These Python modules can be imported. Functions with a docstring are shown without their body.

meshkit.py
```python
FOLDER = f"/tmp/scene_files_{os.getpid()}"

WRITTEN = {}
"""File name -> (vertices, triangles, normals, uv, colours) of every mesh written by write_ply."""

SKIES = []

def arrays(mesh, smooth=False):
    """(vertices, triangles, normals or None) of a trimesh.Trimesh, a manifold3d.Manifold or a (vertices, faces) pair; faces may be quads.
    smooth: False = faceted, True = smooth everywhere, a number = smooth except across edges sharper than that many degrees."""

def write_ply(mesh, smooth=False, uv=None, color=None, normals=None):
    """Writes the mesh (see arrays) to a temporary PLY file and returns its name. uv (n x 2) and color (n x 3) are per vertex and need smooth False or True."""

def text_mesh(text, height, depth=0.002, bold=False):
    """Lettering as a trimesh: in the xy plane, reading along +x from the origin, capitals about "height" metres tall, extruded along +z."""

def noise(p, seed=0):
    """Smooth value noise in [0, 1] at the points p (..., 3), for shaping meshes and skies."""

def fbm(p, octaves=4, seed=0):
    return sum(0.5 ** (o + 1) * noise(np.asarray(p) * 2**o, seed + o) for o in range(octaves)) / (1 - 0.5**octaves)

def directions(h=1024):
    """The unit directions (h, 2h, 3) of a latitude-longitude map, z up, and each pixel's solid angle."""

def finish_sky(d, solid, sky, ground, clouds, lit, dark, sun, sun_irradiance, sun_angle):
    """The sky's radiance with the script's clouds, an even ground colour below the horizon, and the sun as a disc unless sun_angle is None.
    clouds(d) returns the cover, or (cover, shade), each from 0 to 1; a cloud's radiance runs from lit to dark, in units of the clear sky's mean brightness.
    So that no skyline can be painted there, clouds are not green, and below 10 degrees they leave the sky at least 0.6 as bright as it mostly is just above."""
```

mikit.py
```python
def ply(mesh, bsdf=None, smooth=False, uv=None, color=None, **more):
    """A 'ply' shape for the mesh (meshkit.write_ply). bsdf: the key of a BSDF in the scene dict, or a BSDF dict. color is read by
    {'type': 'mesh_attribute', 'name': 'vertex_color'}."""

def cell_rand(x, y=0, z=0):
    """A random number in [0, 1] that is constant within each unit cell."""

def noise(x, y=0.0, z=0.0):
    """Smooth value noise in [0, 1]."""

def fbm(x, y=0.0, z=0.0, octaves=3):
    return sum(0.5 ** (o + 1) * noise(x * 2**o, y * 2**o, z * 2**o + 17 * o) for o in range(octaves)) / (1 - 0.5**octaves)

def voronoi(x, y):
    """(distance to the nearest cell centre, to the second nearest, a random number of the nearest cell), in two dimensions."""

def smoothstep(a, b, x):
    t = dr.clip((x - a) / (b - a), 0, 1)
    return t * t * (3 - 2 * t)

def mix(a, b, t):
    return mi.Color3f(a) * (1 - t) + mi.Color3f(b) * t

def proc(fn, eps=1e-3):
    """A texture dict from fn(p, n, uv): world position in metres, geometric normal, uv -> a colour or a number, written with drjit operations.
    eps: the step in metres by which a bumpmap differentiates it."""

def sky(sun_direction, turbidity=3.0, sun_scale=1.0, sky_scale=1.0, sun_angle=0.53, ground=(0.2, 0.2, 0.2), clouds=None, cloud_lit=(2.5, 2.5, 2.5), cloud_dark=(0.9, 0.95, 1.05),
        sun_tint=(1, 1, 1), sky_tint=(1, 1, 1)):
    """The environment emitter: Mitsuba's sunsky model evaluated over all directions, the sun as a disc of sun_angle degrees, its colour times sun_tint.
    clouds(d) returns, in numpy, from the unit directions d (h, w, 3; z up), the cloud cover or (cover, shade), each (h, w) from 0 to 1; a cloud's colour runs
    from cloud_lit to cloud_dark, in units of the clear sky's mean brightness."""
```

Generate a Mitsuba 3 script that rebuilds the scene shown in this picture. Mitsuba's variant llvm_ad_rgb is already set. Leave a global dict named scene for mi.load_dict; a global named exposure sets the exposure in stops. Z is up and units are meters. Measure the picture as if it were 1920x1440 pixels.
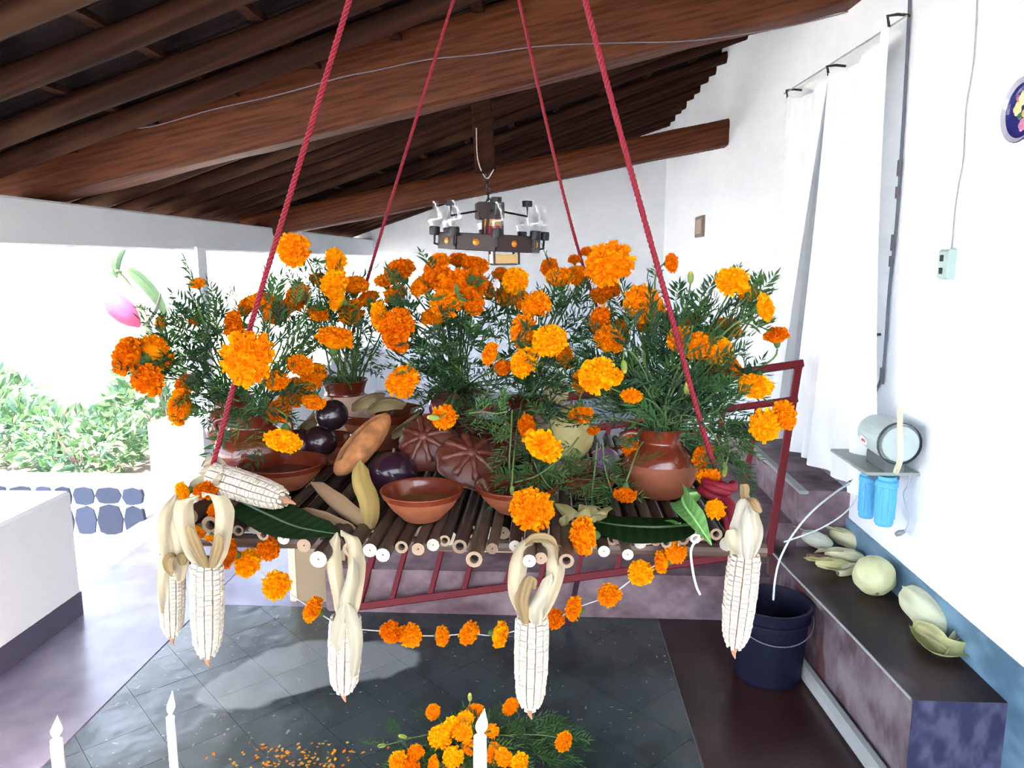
import math, random
import numpy as np, trimesh
import mitsuba as mi, drjit as dr
import sys
sys.path.insert(0, "/opt/lang")
import mikit, meshkit
from mikit import proc, noise, fbm, smoothstep, mix, cell_rand
from shapely.geometry import Polygon, box as sbox

T = mi.ScalarTransform4f
R = np.random.default_rng(11)
A = np.array
scene, labels = {}, {}

# ------------------------------------------------------------------ camera
FPX, EYE = 1400.0, A([0.0, 0.0, 1.65])
TH = math.atan(230 / FPX)
PS = math.atan(0.05 * math.cos(TH))
FW = A([-math.sin(PS) * math.cos(TH), math.cos(PS) * math.cos(TH), -math.sin(TH)])
RT = A([math.cos(PS), math.sin(PS), 0.0])
UP = np.cross(RT, FW)
scene["camera"] = {"type": "perspective", "fov": math.degrees(2 * math.atan(960 / FPX)), "fov_axis": "x", "near_clip": 0.05, "far_clip": 500.0,
                   "to_world": T().look_at(origin=EYE.tolist(), target=(EYE + FW).tolist(), up=[0, 0, 1])}
# ------------------------------------------------------------------ light
SUN = A([-0.25, -0.30, 0.92])


def haze_clouds(d):
    return 0.55 + 0.35 * meshkit.fbm(d * 3.0, 3, 5), 0.25 * meshkit.fbm(d * 5.0, 3, 9)


scene["sky"] = mikit.sky(SUN, turbidity=4.0, sun_scale=1.1, sky_scale=1.0, sun_angle=2.5, ground=(0.35, 0.35, 0.33),
                         clouds=haze_clouds, cloud_lit=(2.05, 2.25, 2.55), cloud_dark=(1.3, 1.35, 1.45), sky_tint=(0.86, 0.98, 1.16))
exposure = 4.6


# ------------------------------------------------------------------ helpers
def at(px, py, X=None, Y=None, Z=None):
    """a point of the place from where it shows in the photograph and one known coordinate"""
    d = FW + RT * (px - 960) / FPX - UP * (py - 720) / FPX
    t = (X - EYE[0]) / d[0] if X is not None else (Y - EYE[1]) / d[1] if Y is not None else (Z - EYE[2]) / d[2]
    return EYE + t * d


def size(px, p):
    return px * float((A(p) - EYE) @ FW) / FPX


def fresh(key):
    taken = lambda k: k in scene or k in labels or any(x.startswith(k + "__") for x in scene)
    if key not in USED:
        USED.add(key)
        return key
    n = COUNT.get(key, 0) + 1
    COUNT[key] = n
    k = f"{key}_{n:03d}"
    USED.add(k)
    return k


USED, COUNT = set(), {}


def thing(name, label=None, cat=None, group=None, kind=None):
    key = fresh(name)
    labels[key] = {k: v for k, v in dict(label=label, category=cat, group=group, kind=kind).items() if v}
    return key


def unit(v):
    v = A(v, float)
    return v / (np.linalg.norm(v) + 1e-12)


class MB:
    """gathers triangles and their colours for one mesh"""

    def __init__(self):
        self.v, self.f, self.c, self.n = [], [], [], 0

    def add(self, vf, col=(0.5, 0.5, 0.5)):
        if isinstance(vf, trimesh.Trimesh):
            vf = (vf.vertices, vf.faces)
        elif hasattr(vf, "to_mesh"):
            m = vf.to_mesh()
            vf = (m.vert_properties[:, :3], m.tri_verts)
        v, f = A(vf[0], float), A(vf[1], int)
        if f.shape[1] == 4:
            f = np.vstack([f[:, [0, 1, 2]], f[:, [0, 2, 3]]])
        self.v.append(v)
        self.f.append(f + self.n)
        self.c.append(np.broadcast_to(A(col, float), (len(v), 3)))
        self.n += len(v)
        return self

    def arr(self):
        return np.vstack(self.v), np.vstack(self.f), np.vstack(self.c)


def part(parent, name, mesh, mat, smooth=False, col=None, tw=None, label=None, kind=None):
    """one entry of the scene: a part of parent, or the thing itself when name is None"""
    key = parent if name is None else fresh(f"{parent}__{name}")
    scene[key] = shape(mesh, mat, smooth, col, tw)
    if label or kind:
        labels[key] = {**labels.get(key, {}), **({"label": label} if label else {}), **({"kind": kind} if kind else {})}
    return key


def shape(mesh, mat, smooth=False, col=None, tw=None):
    if isinstance(mesh, MB):
        v, f, c = mesh.arr()
        d = mikit.ply((v, f), mat, smooth, color=c)
    elif isinstance(mesh, dict):
        d = dict(mesh)
    else:
        if col is not None:
            if hasattr(mesh, "to_mesh"):
                m = mesh.to_mesh()
                mesh = (m.vert_properties[:, :3], m.tri_verts)
            n = len(mesh.vertices) if isinstance(mesh, trimesh.Trimesh) else len(mesh[0])
            if smooth not in (True, False):
                smooth = False
            d = mikit.ply(mesh, mat, smooth, color=np.broadcast_to(A(col, float), (n, 3)))
        else:
            d = mikit.ply(mesh, mat, smooth)
    if tw is not None:
        d["to_world"] = T(tw.tolist() if isinstance(tw, np.ndarray) else tw)
    return d


def frame(z, x=None):
    """3 x 3 rotation whose third column is z"""
    z = unit(z)
    x = A(x if x is not None else ([1, 0, 0] if abs(z[0]) < 0.9 else [0, 1, 0]), float)
    x = unit(x - z * (x @ z))
    return np.stack([x, np.cross(z, x), z], 1)


def mat4(rot, pos, s=1.0):
    m = np.eye(4)
    m[:3, :3] = rot * s
    m[:3, 3] = pos
    return m


def move(vf, rot=None, pos=(0, 0, 0)):
    v = A(vf[0], float)
    if rot is not None:
        v = v @ A(rot).T
    return v + A(pos), vf[1]


def tube(pts, r, n=8, cap=True):
    p = A(pts, float)
    r = np.broadcast_to(A(r, float), (len(p),))
    t = np.gradient(p, axis=0)
    t /= np.linalg.norm(t, axis=1, keepdims=True) + 1e-12
    a = frame(t[0])[:, 0]
    rows = []
    ang = np.arange(n) * 2 * math.pi / n
    for i in range(len(p)):
        a = unit(a - t[i] * (a @ t[i]))
        b = np.cross(t[i], a)
        rows.append(p[i] + r[i] * (np.cos(ang)[:, None] * a + np.sin(ang)[:, None] * b))
    v = np.vstack(rows)
    i, j = np.meshgrid(np.arange(len(p) - 1), np.arange(n), indexing="ij")
    q = np.stack([i * n + j, i * n + (j + 1) % n, (i + 1) * n + (j + 1) % n, (i + 1) * n + j], -1).reshape(-1, 4)
    f = np.vstack([q[:, [0, 1, 2]], q[:, [0, 2, 3]]])
    if cap:
        k = len(v)
        v = np.vstack([v, p[0], p[-1]])
        e = (len(p) - 1) * n
        f = np.vstack([f, [[k, (j + 1) % n, j] for j in range(n)], [[k + 1, e + j, e + (j + 1) % n] for j in range(n)]])
    return v, f


def bez(a, b, c, d, n=10):
    t = np.linspace(0, 1, n)[:, None]
    return (1 - t) ** 3 * A(a) + 3 * (1 - t) ** 2 * t * A(b) + 3 * (1 - t) * t * t * A(c) + t**3 * A(d)


def spline(pts, n=8):
    """Catmull-Rom through the points"""
    p = A(pts, float)
    p = np.vstack([2 * p[0] - p[1], p, 2 * p[-1] - p[-2]])
    out = []
    for i in range(1, len(p) - 2):
        for t in np.linspace(0, 1, n, endpoint=False):
            out.append(0.5 * (2 * p[i] + (p[i + 1] - p[i - 1]) * t + (2 * p[i - 1] - 5 * p[i] + 4 * p[i + 1] - p[i + 2]) * t * t + (3 * p[i] - p[i - 1] - 3 * p[i + 1] + p[i + 2]) * t**3))
    return np.vstack(out + [p[-2]])


def lathe(prof, n=32):
    """profile of (radius, height) about z"""
    p = A(prof, float)
    ang = np.arange(n) * 2 * math.pi / n
    v = np.stack([p[:, None, 0] * np.cos(ang), p[:, None, 0] * np.sin(ang), np.broadcast_to(p[:, None, 1], (len(p), n))], -1).reshape(-1, 3)
    i, j = np.meshgrid(np.arange(len(p) - 1), np.arange(n), indexing="ij")
    q = np.stack([i * n + j, i * n + (j + 1) % n, (i + 1) * n + (j + 1) % n, (i + 1) * n + j], -1).reshape(-1, 4)
    return v, np.vstack([q[:, [0, 1, 2]], q[:, [0, 2, 3]]])


def sm(prof, n=5):
    return spline(A([[a, b, 0] for a, b in prof]), n)[:, :2]


def bar(a, b, w, h, up=(0, 0, 1), bevel=0.0):
    """a straight member from a to b, w wide and h high"""
    a, b = A(a, float), A(b, float)
    z = unit(b - a)
    s = unit(np.cross(z, up))
    u = np.cross(s, z)
    e = min(bevel, w * 0.45, h * 0.45)
    sec = [(-w / 2 + e, -h / 2), (w / 2 - e, -h / 2), (w / 2, -h / 2 + e), (w / 2, h / 2 - e), (w / 2 - e, h / 2), (-w / 2 + e, h / 2), (-w / 2, h / 2 - e), (-w / 2, -h / 2 + e)] if e > 0 else \
          [(-w / 2, -h / 2), (w / 2, -h / 2), (w / 2, h / 2), (-w / 2, h / 2)]
    n = len(sec)
    v = np.vstack([[p + s * x + u * y for x, y in sec] for p in (a, b)])
    f = [[i, (i + 1) % n, n + (i + 1) % n] for i in range(n)] + [[i, n + (i + 1) % n, n + i] for i in range(n)]
    f += [[0, i + 1, i] for i in range(1, n - 1)] + [[n, n + i, n + i + 1] for i in range(1, n - 1)]
    return v, A(f)


def bx(lo, hi, bevel=0.0):
    lo, hi = A(lo, float), A(hi, float)
    m = (lo + hi) / 2
    return bar([m[0], lo[1], m[2]], [m[0], hi[1], m[2]], hi[0] - lo[0], hi[2] - lo[2], bevel=bevel)


def blob(r, amp=0.1, freq=2.0, seed=0, sub=3):
    m = trimesh.creation.icosphere(subdivisions=sub)
    v = A(m.vertices)
    return v * (1 + amp * (2 * meshkit.fbm(v * freq + 7.3 * seed, 3, seed) - 1))[:, None] * A(r), A(m.faces)


def strip(center, side, width, lift=0.0, nrm=None, nw=3):
    """a blade along the curve center, side = its width direction (per point or one), width per point"""
    c = A(center, float)
    n = len(c)
    side = np.broadcast_to(A(side, float), (n, 3))
    w = np.broadcast_to(A(width, float), (n,))
    t = np.gradient(c, axis=0)
    nn = np.cross(t, side)
    nn /= np.linalg.norm(nn, axis=1, keepdims=True) + 1e-12
    k = np.linspace(-1, 1, nw)
    v = c[:, None] + side[:, None] * (k[None, :] * w[:, None] / 2)[..., None] + nn[:, None] * ((k[None, :] ** 2) * w[:, None] * lift)[..., None]
    i, j = np.meshgrid(np.arange(n - 1), np.arange(nw - 1), indexing="ij")
    q = np.stack([i * nw + j, i * nw + j + 1, (i + 1) * nw + j + 1, (i + 1) * nw + j], -1).reshape(-1, 4)
    return v.reshape(-1, 3), q


def solid_strip(center, side, width, lift=0.0, th=0.0012, nw=5):
    """strip with thickness"""
    v, q = strip(center, side, width, lift, nw=nw)
    m = trimesh.Trimesh(v, np.vstack([q[:, [0, 1, 2]], q[:, [0, 2, 3]]]), process=False)
    nrm = A(m.vertex_normals)
    n = len(v)
    rows = n // nw
    rim = [(i * nw, (i + 1) * nw) for i in range(rows - 1)] + [((rows - 1) * nw + j, (rows - 1) * nw + j + 1) for j in range(nw - 1)] + \
          [((i + 1) * nw + nw - 1, i * nw + nw - 1) for i in reversed(range(rows - 1))] + [(j + 1, j) for j in reversed(range(nw - 1))]
    f = [[*q_[[0, 1, 2]]] for q_ in q] + [[*q_[[0, 2, 3]]] for q_ in q]
    f2 = [[a + n, c + n, b + n] for a, b, c in f]
    sidef = []
    for a, b in rim:
        sidef += [[a, b, b + n], [a, b + n, a + n]]
    return np.vstack([v + nrm * th / 2, v - nrm * th / 2]), A(f + f2 + sidef)


# ------------------------------------------------------------------ materials
def principled(col, rough=0.6, spec=0.5, **k):
    c = col if isinstance(col, dict) else {"type": "rgb", "value": list(col)}
    return {"type": "twosided", "bsdf": {"type": "principled", "base_color": c, "roughness": rough, "specular": spec, **k}}


VC = {"type": "mesh_attribute", "name": "vertex_color"}
scene["vc_matte"] = principled(VC, 0.85, 0.25)
scene["vc_semi"] = principled(VC, 0.45, 0.5)
scene["vc_gloss"] = principled(VC, 0.16, 0.5, clearcoat=0.5, clearcoat_gloss=0.9)
scene["leaf"] = {"type": "principledthin", "base_color": VC, "roughness": 0.5, "diff_trans": 0.7, "spec_trans": 0.0, "eta": 1.4}
scene["petal"] = {"type": "principledthin", "base_color": VC, "roughness": 0.7, "diff_trans": 0.6, "spec_trans": 0.0, "eta": 1.3}
scene["husk"] = {"type": "principledthin", "base_color": VC, "roughness": 0.6, "diff_trans": 0.5, "spec_trans": 0.0, "eta": 1.35}
scene["bucket_plastic"] = principled((0.004, 0.005, 0.016), 0.5, 0.22)
scene["painted_sun_clay"] = principled((0.60, 0.40, 0.31), 0.6, 0.4)  # clay lightened in colour to imitate sun falling on the back jar
scene["iron"] = principled((0.012, 0.012, 0.014), 0.4, 0.5)
scene["glass"] = {"type": "thindielectric", "int_ior": 1.9}
scene["water_glass"] = {"type": "thindielectric", "int_ior": 1.33}


def f_plaster(p, n, uv):
    a = fbm(p.x * 2.3 + 3, p.y * 2.3, p.z * 2.3, 3)
    b = fbm(p.x * 19, p.y * 19, p.z * 19, 2)
    return mix((0.80, 0.83, 0.86), (0.88, 0.90, 0.92), a) * (0.96 + 0.06 * b)


scene["plaster"] = principled(proc(f_plaster), 0.8, 0.3)


def f_blue(p, n, uv):
    a = fbm(p.x * 6, p.y * 6, p.z * 9, 3)
    return mix((0.07, 0.14, 0.20), (0.16, 0.28, 0.36), smoothstep(0.3, 0.7, a))


scene["blue_paint"] = principled(proc(f_blue), 0.5, 0.4)


def f_wood(p, n, uv):
    s = p.z - 0.235 * p.x
    g = fbm(p.x * 1.1, p.y * 70, s * 70, 3)
    k = fbm(p.x * 3.0 + 9, p.y * 6, s * 9, 3)
    c = mix((0.050, 0.0135, 0.005), (0.105, 0.029, 0.010), smoothstep(0.2, 0.8, g))
    return mix(c, (0.15, 0.055, 0.022), 0.5 * smoothstep(0.55, 0.8, k))


scene["beam_wood"] = principled(proc(f_wood), 0.6, 0.2)


def f_raft(p, n, uv):
    s = p.z - 0.37 * p.x
    g = fbm(p.x * 1.2, p.y * 30, s * 40, 3)
    k = fbm(p.x * 2.1 + 4, p.y * 3, s * 5, 3)
    c = mix((0.01389, 0.004656, 0.002505), (0.03703, 0.01274, 0.006262), smoothstep(0.25, 0.75, g))
    return mix(c, (0.06171, 0.0294, 0.01462), 0.7 * smoothstep(0.55, 0.8, k))


scene["rafter_wood"] = principled(proc(f_raft), 0.8, 0.12)
scene["roof_tile"] = principled((0.016, 0.009, 0.008), 0.9, 0.2)


def f_floor(p, n, uv):
    a = fbm(p.x * 3, p.y * 3, 1.0, 4)
    b = fbm(p.x * 14 + 5, p.y * 9, 4.0, 3)
    c = mix((0.013, 0.022, 0.023), (0.036, 0.052, 0.054), smoothstep(0.25, 0.75, a * 0.7 + b * 0.3))
    # cement mend in the polished floor: an irregular pale patch
    w = 0.26 * (fbm(p.x * 3.5, p.y * 3.5, 7.0, 4) - 0.5)
    u = (p.x + 0.98) * 0.9 + (p.y - 2.78) * 0.55
    v = (p.y - 2.78) * 0.9 - (p.x + 0.98) * 0.45
    e = dr.sqrt(dr.square(u / 0.42) + dr.square(v / 0.20)) + 4 * w
    c = mix(c, (0.225, 0.2475, 0.255), 0.8 * smoothstep(1.05, 0.9, e))
    sp = noise(p.x * 60, p.y * 60, 2.0)
    return mix(c, (0.30, 0.32, 0.30), 0.5 * smoothstep(0.93, 0.97, sp))


def r_floor(p, n, uv):
    return 0.16 + 0.22 * fbm(p.x * 7, p.y * 7, 3.0, 3)


def b_floor(p, n, uv):
    return fbm(p.x * 9, p.y * 9, 0.0, 3) * 0.004


scene["floor_green"] = {"type": "twosided", "bsdf": {"type": "bumpmap", "arbitrary": proc(b_floor, 0.004), "scale": 1.0,
                        "bsdf": {"type": "principled", "base_color": proc(f_floor), "roughness": proc(r_floor), "specular": 0.85}}}


def f_maroon(p, n, uv):
    a = fbm(p.x * 5, p.y * 3, p.z * 5 + 2, 4)
    return mix((0.0099, 0.0036, 0.0036), (0.027, 0.0099, 0.009), smoothstep(0.3, 0.7, a))


def f_pale(p, n, uv):
    a = fbm(p.x * 4, p.y * 4, 3.0, 4)
    return mix((0.20, 0.185, 0.27), (0.32, 0.30, 0.39), smoothstep(0.3, 0.7, a))


scene["floor_pale"] = principled(proc(f_pale), 0.25, 0.7)  # lavender cement; its paleness also stands in for garden light off the floor
scene["floor_maroon"] = principled(proc(f_maroon), 0.3, 0.5)


def f_mauve(p, n, uv):
    a = fbm(p.x * 5, p.y * 5, p.z * 5, 4)
    b = fbm(p.x * 22, p.y * 22, p.z * 22, 3)
    c = mix((0.11, 0.066, 0.076), (0.25, 0.180, 0.195), smoothstep(0.28, 0.72, a * 0.65 + b * 0.35))
    return mix(c, (0.06, 0.0225, 0.0275), 0.6 * smoothstep(0.6, 0.75, fbm(p.x * 3 + 5, p.y * 3, p.z * 7, 3)))


scene["mauve_cement"] = principled(proc(f_mauve), 0.6, 0.35)


def f_bench(p, n, uv):
    a = fbm(p.x * 6, p.y * 4, p.z * 6 + 3, 4)
    b = fbm(p.x * 25, p.y * 25, p.z * 12, 3)
    c = mix((0.01155, 0.00462, 0.00396), (0.02805, 0.01485, 0.0132), smoothstep(0.3, 0.7, a))
    worn = smoothstep(0.52, 0.62, fbm(p.x * 3.2 + 2.6, p.y * 1.7 + 0.4, p.z * 2, 3))
    c = mix(c, (0.119, 0.098, 0.0945), 0.8 * worn)
    side = dr.abs(n.z) < 0.5
    s = mix((0.078, 0.051, 0.057), (0.198, 0.162, 0.174), smoothstep(0.3, 0.72, a * 0.6 + b * 0.4))
    s = mix(s, (0.078, 0.021, 0.018), 0.75 * smoothstep(0.55, 0.68, fbm(p.x * 8, p.y * 8, p.z * 2.5, 3)))
    e = mix((0.033, 0.033, 0.072), (0.09, 0.084, 0.144), smoothstep(0.35, 0.7, b))
    s = dr.select(dr.abs(n.y) > 0.7, e, s)
    return dr.select(side, s, c)


scene["bench_cement"] = principled(proc(f_bench), 0.5, 0.28)
scene["pale_cement"] = principled((0.30, 0.31, 0.30), 0.8, 0.3)


def f_ground(p, n, uv):
    a = fbm(p.x * 3, p.y * 3, 0.0, 4)
    return mix((0.36, 0.40, 0.44), (0.62, 0.64, 0.64), a)


scene["patio"] = principled(proc(f_ground), 0.9, 0.2)
scene["plinth_paint"] = principled((0.07, 0.065, 0.10), 0.6, 0.4)
scene["parapet_paint"] = principled((0.72, 0.74, 0.74), 0.8, 0.3)
scene["red_paint"] = principled((0.12, 0.004, 0.009), 0.5, 0.25)
scene["rope_red"] = principled((0.17, 0.006, 0.016), 0.6, 0.3)


def f_clay(p, n, uv):
    a = fbm(p.x * 25, p.y * 25, p.z * 40, 3)
    return mix((0.162, 0.04278, 0.01815), (0.252, 0.08184, 0.03795), a)


scene["clay"] = principled(proc(f_clay), 0.7, 0.3)


def f_glaze(p, n, uv):
    a = fbm(p.x * 30, p.y * 30, p.z * 20, 3)
    return mix((0.0765, 0.009672, 0.00396), (0.162, 0.0279, 0.00924), a)


scene["glaze"] = principled(proc(f_glaze), 0.12, 0.55, clearcoat=0.8, clearcoat_gloss=0.95)


scene["cane_skin"] = principled(VC, 0.45, 0.45)
scene["wax"] = principled((0.88, 0.86, 0.80), 0.5, 0.4)
scene["flame"] = {"type": "diffuse", "reflectance": {"type": "rgb", "value": [0.8, 0.7, 0.5]}}
scene["cloth"] = {"type": "principledthin", "base_color": {"type": "rgb", "value": [0.90, 0.92, 0.93]}, "roughness": 0.9, "diff_trans": 0.3, "spec_trans": 0.0, "eta": 1.3}

# ================================================================== the setting
XW, XL, YB = 1.40, -2.20, 9.4          # right wall, left edge of the gallery, far wall
ROOF0, ROOFK = 2.02, 0.337            # underside of the rafters: height over XL and slope


def roof_z(x):
    return ROOF0 + ROOFK * (x - XL)


# right wall with the doorway behind the curtain
wall = Polygon([(-4.0, -0.15), (YB + 0.2, -0.15), (YB + 0.2, 3.75), (-4.0, 3.75)], [[(3.42, 0.60), (4.62, 0.60), (4.62, 2.52), (3.42, 2.52)]])
m = trimesh.creation.extrude_polygon(wall, 0.22, engine="earcut")
m.apply_transform(A([[0, 0, 1, XW], [1, 0, 0, 0], [0, 1, 0, 0], [0, 0, 0, 1.0]]))
k = thing("wall_right", "white plastered wall with the curtained doorway", kind="structure")
part(k, None, m, "plaster")
k = thing("door_1", "doorway behind the white curtain, opening into a plastered inner room", kind="structure")
for nm, lo, hi in (("floor", [XW + 0.2, 2.6, 0.50], [XW + 2.8, 5.4, 0.60]), ("ceiling", [XW + 0.2, 2.6, 2.70], [XW + 2.8, 5.4, 2.80]), ("inner_wall", [XW + 2.7, 2.6, 0.5], [XW + 2.8, 5.4, 2.8]),
                   ("inner_wall", [XW + 0.2, 2.5, 0.5], [XW + 2.8, 2.62, 2.8]), ("inner_wall", [XW + 0.2, 5.38, 0.5], [XW + 2.8, 5.5, 2.8])):
    part(k, nm, bx(lo, hi), "plaster")
k = thing("trim_1", "blue painted band along the foot of the white wall", kind="structure")
part(k, None, bx([XW - 0.012, -2.0, 0.0], [XW + 0.002, 3.46, 0.475], 0.004), "blue_paint")
k = thing("wall_back", "white gable wall at the far end of the gallery", kind="structure")
gable = Polygon([(XL - 0.4, -0.1), (XW + 0.1, -0.1), (XW + 0.1, 3.7), (XW, roof_z(XW) + 0.35), (XL - 0.4, roof_z(XL - 0.4) + 0.3)])
m = trimesh.creation.extrude_polygon(gable, 0.2, engine="earcut")
m.apply_transform(A([[1, 0, 0, 0], [0, 0, 1, YB], [0, 1, 0, 0], [0, 0, 0, 1.0]]))
part(k, None, m, "plaster")

# floor: green scored cement in the middle, dark red strip by the bench
k = thing("floor", "polished cement floor, dark green with scored diamonds and a dark red strip", kind="structure")
part(k, None, bx([XL - 0.42, -4.0, -0.12], [XW, YB, -0.006]), "vc_semi", col=(0.20, 0.22, 0.22))
part(k, "red_strip", bx([0.524, -2.0, -0.02], [XW, 3.34, 0.0], 0.002), "floor_maroon", label="dark red polished strip beside the bench")
part(k, "border_strip", bx([XL - 0.40, -2.0, -0.02], [-1.664, YB, 0.0], 0.002), "floor_pale", label="plain strip along the low white wall")
part(k, "plain_slab", bx([-1.66, -2.0, -0.02], [0.52, 2.1, 0.0], 0.002), "floor_green", label="plain slab under the offering")
part(k, "rear_slab", bx([-1.05, 3.34, -0.02], [XW, YB, 0.0], 0.002), "floor_green")
part(k, "entrance_slab", bx([-1.662, 3.34, -0.02], [-1.052, YB, 0.0], 0.002), "floor_pale", label="slab by the garden entrance, painted pale for garden light on the floor")  # floor coloured pale here to imitate the garden glare reflected in it
zone = sbox(-1.658, 2.104, 0.518, 3.336)
s = 0.32
for i in range(-3, 16):
    for j in range(-20, 0):
        u0, v0 = 0.02 + i * s, 0.02 + j * s      # u = x + y, v = x - y
        q = [(u0, v0), (u0 + s, v0), (u0 + s, v0 + s), (u0, v0 + s)]
        g = Polygon([((a + b) / 2, (a - b) / 2) for a, b in q]).buffer(-0.0007).intersection(zone)
        if g.is_empty or g.area < 2e-4 or g.geom_type != "Polygon":
            continue
        m = trimesh.creation.extrude_polygon(g, 0.012, engine="earcut")
        m.apply_translation([0, 0, -0.012 - 0.0006 * R.random()])
        part(k, "tile", m, "floor_green")

# parapets, posts and the beam over the opening on the left
def parapet(name, label, y0, y1):
    k = thing(name, label, kind="structure")
    part(k, None, bx([XL - 0.40, y0, 0.0], [XL, y1, 0.605], 0.012), "parapet_paint")
    part(k, "dark_band", bx([XL - 0.41, y0 - 0.006, 0.0], [XL + 0.006, y1 + 0.006, 0.112], 0.002), "plinth_paint", label="dark purple painted band at its foot")


parapet("wall_left", "low white wall with a dark foot on the garden side", -4.0, 3.21)
k = thing("wall_left_1", "second low white wall beyond the garden entrance", kind="structure")
part(k, None, bx([XL - 0.36, 4.55, 0.0], [XL, YB, 0.63], 0.012), "parapet_paint")
for y in (4.66, 7.4):
    k = thing("pillar", "slim white post standing on the second low wall", kind="structure")
    part(k, None, bx([XL - 0.10, y - 0.06, 0.62], [XL + 0.02, y + 0.06, 1.74], 0.006), "plaster")
k = thing("pillar", "slim white post at the near end of the gallery", kind="structure")
part(k, None, bx([XL - 0.10, -0.6, 0.60], [XL + 0.02, -0.48, 1.74], 0.006), "plaster")
k = thing("trim_2", "white beam along the eave over the garden opening", kind="structure")
part(k, None, bx([XL - 0.20, -0.9, 1.715], [XL, YB + 0.1, 1.915], 0.01), "parapet_paint")

# roof: deck, battens, rafters
k = thing("ceiling", "dark timber underside of the lean-to tile roof", kind="structure")
x0, x1 = XL - 0.75, XW + 0.15
yr0 = -0.75
tile = MB()
RW = 0.075
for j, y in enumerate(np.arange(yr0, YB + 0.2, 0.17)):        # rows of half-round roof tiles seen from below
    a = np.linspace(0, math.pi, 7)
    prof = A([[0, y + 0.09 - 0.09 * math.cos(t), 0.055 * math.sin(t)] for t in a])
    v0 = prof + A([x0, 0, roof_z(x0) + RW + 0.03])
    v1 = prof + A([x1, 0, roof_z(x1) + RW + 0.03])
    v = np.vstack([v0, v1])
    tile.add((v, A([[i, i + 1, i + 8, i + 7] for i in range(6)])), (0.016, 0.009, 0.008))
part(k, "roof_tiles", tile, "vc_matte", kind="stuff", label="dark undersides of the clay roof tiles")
part(k, "roof_deck", bar([x0, (yr0 + YB) / 2, roof_z(x0) + 0.19], [x1, (yr0 + YB) / 2, roof_z(x1) + 0.19], YB - yr0 + 0.5, 0.03), "roof_tile")
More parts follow.
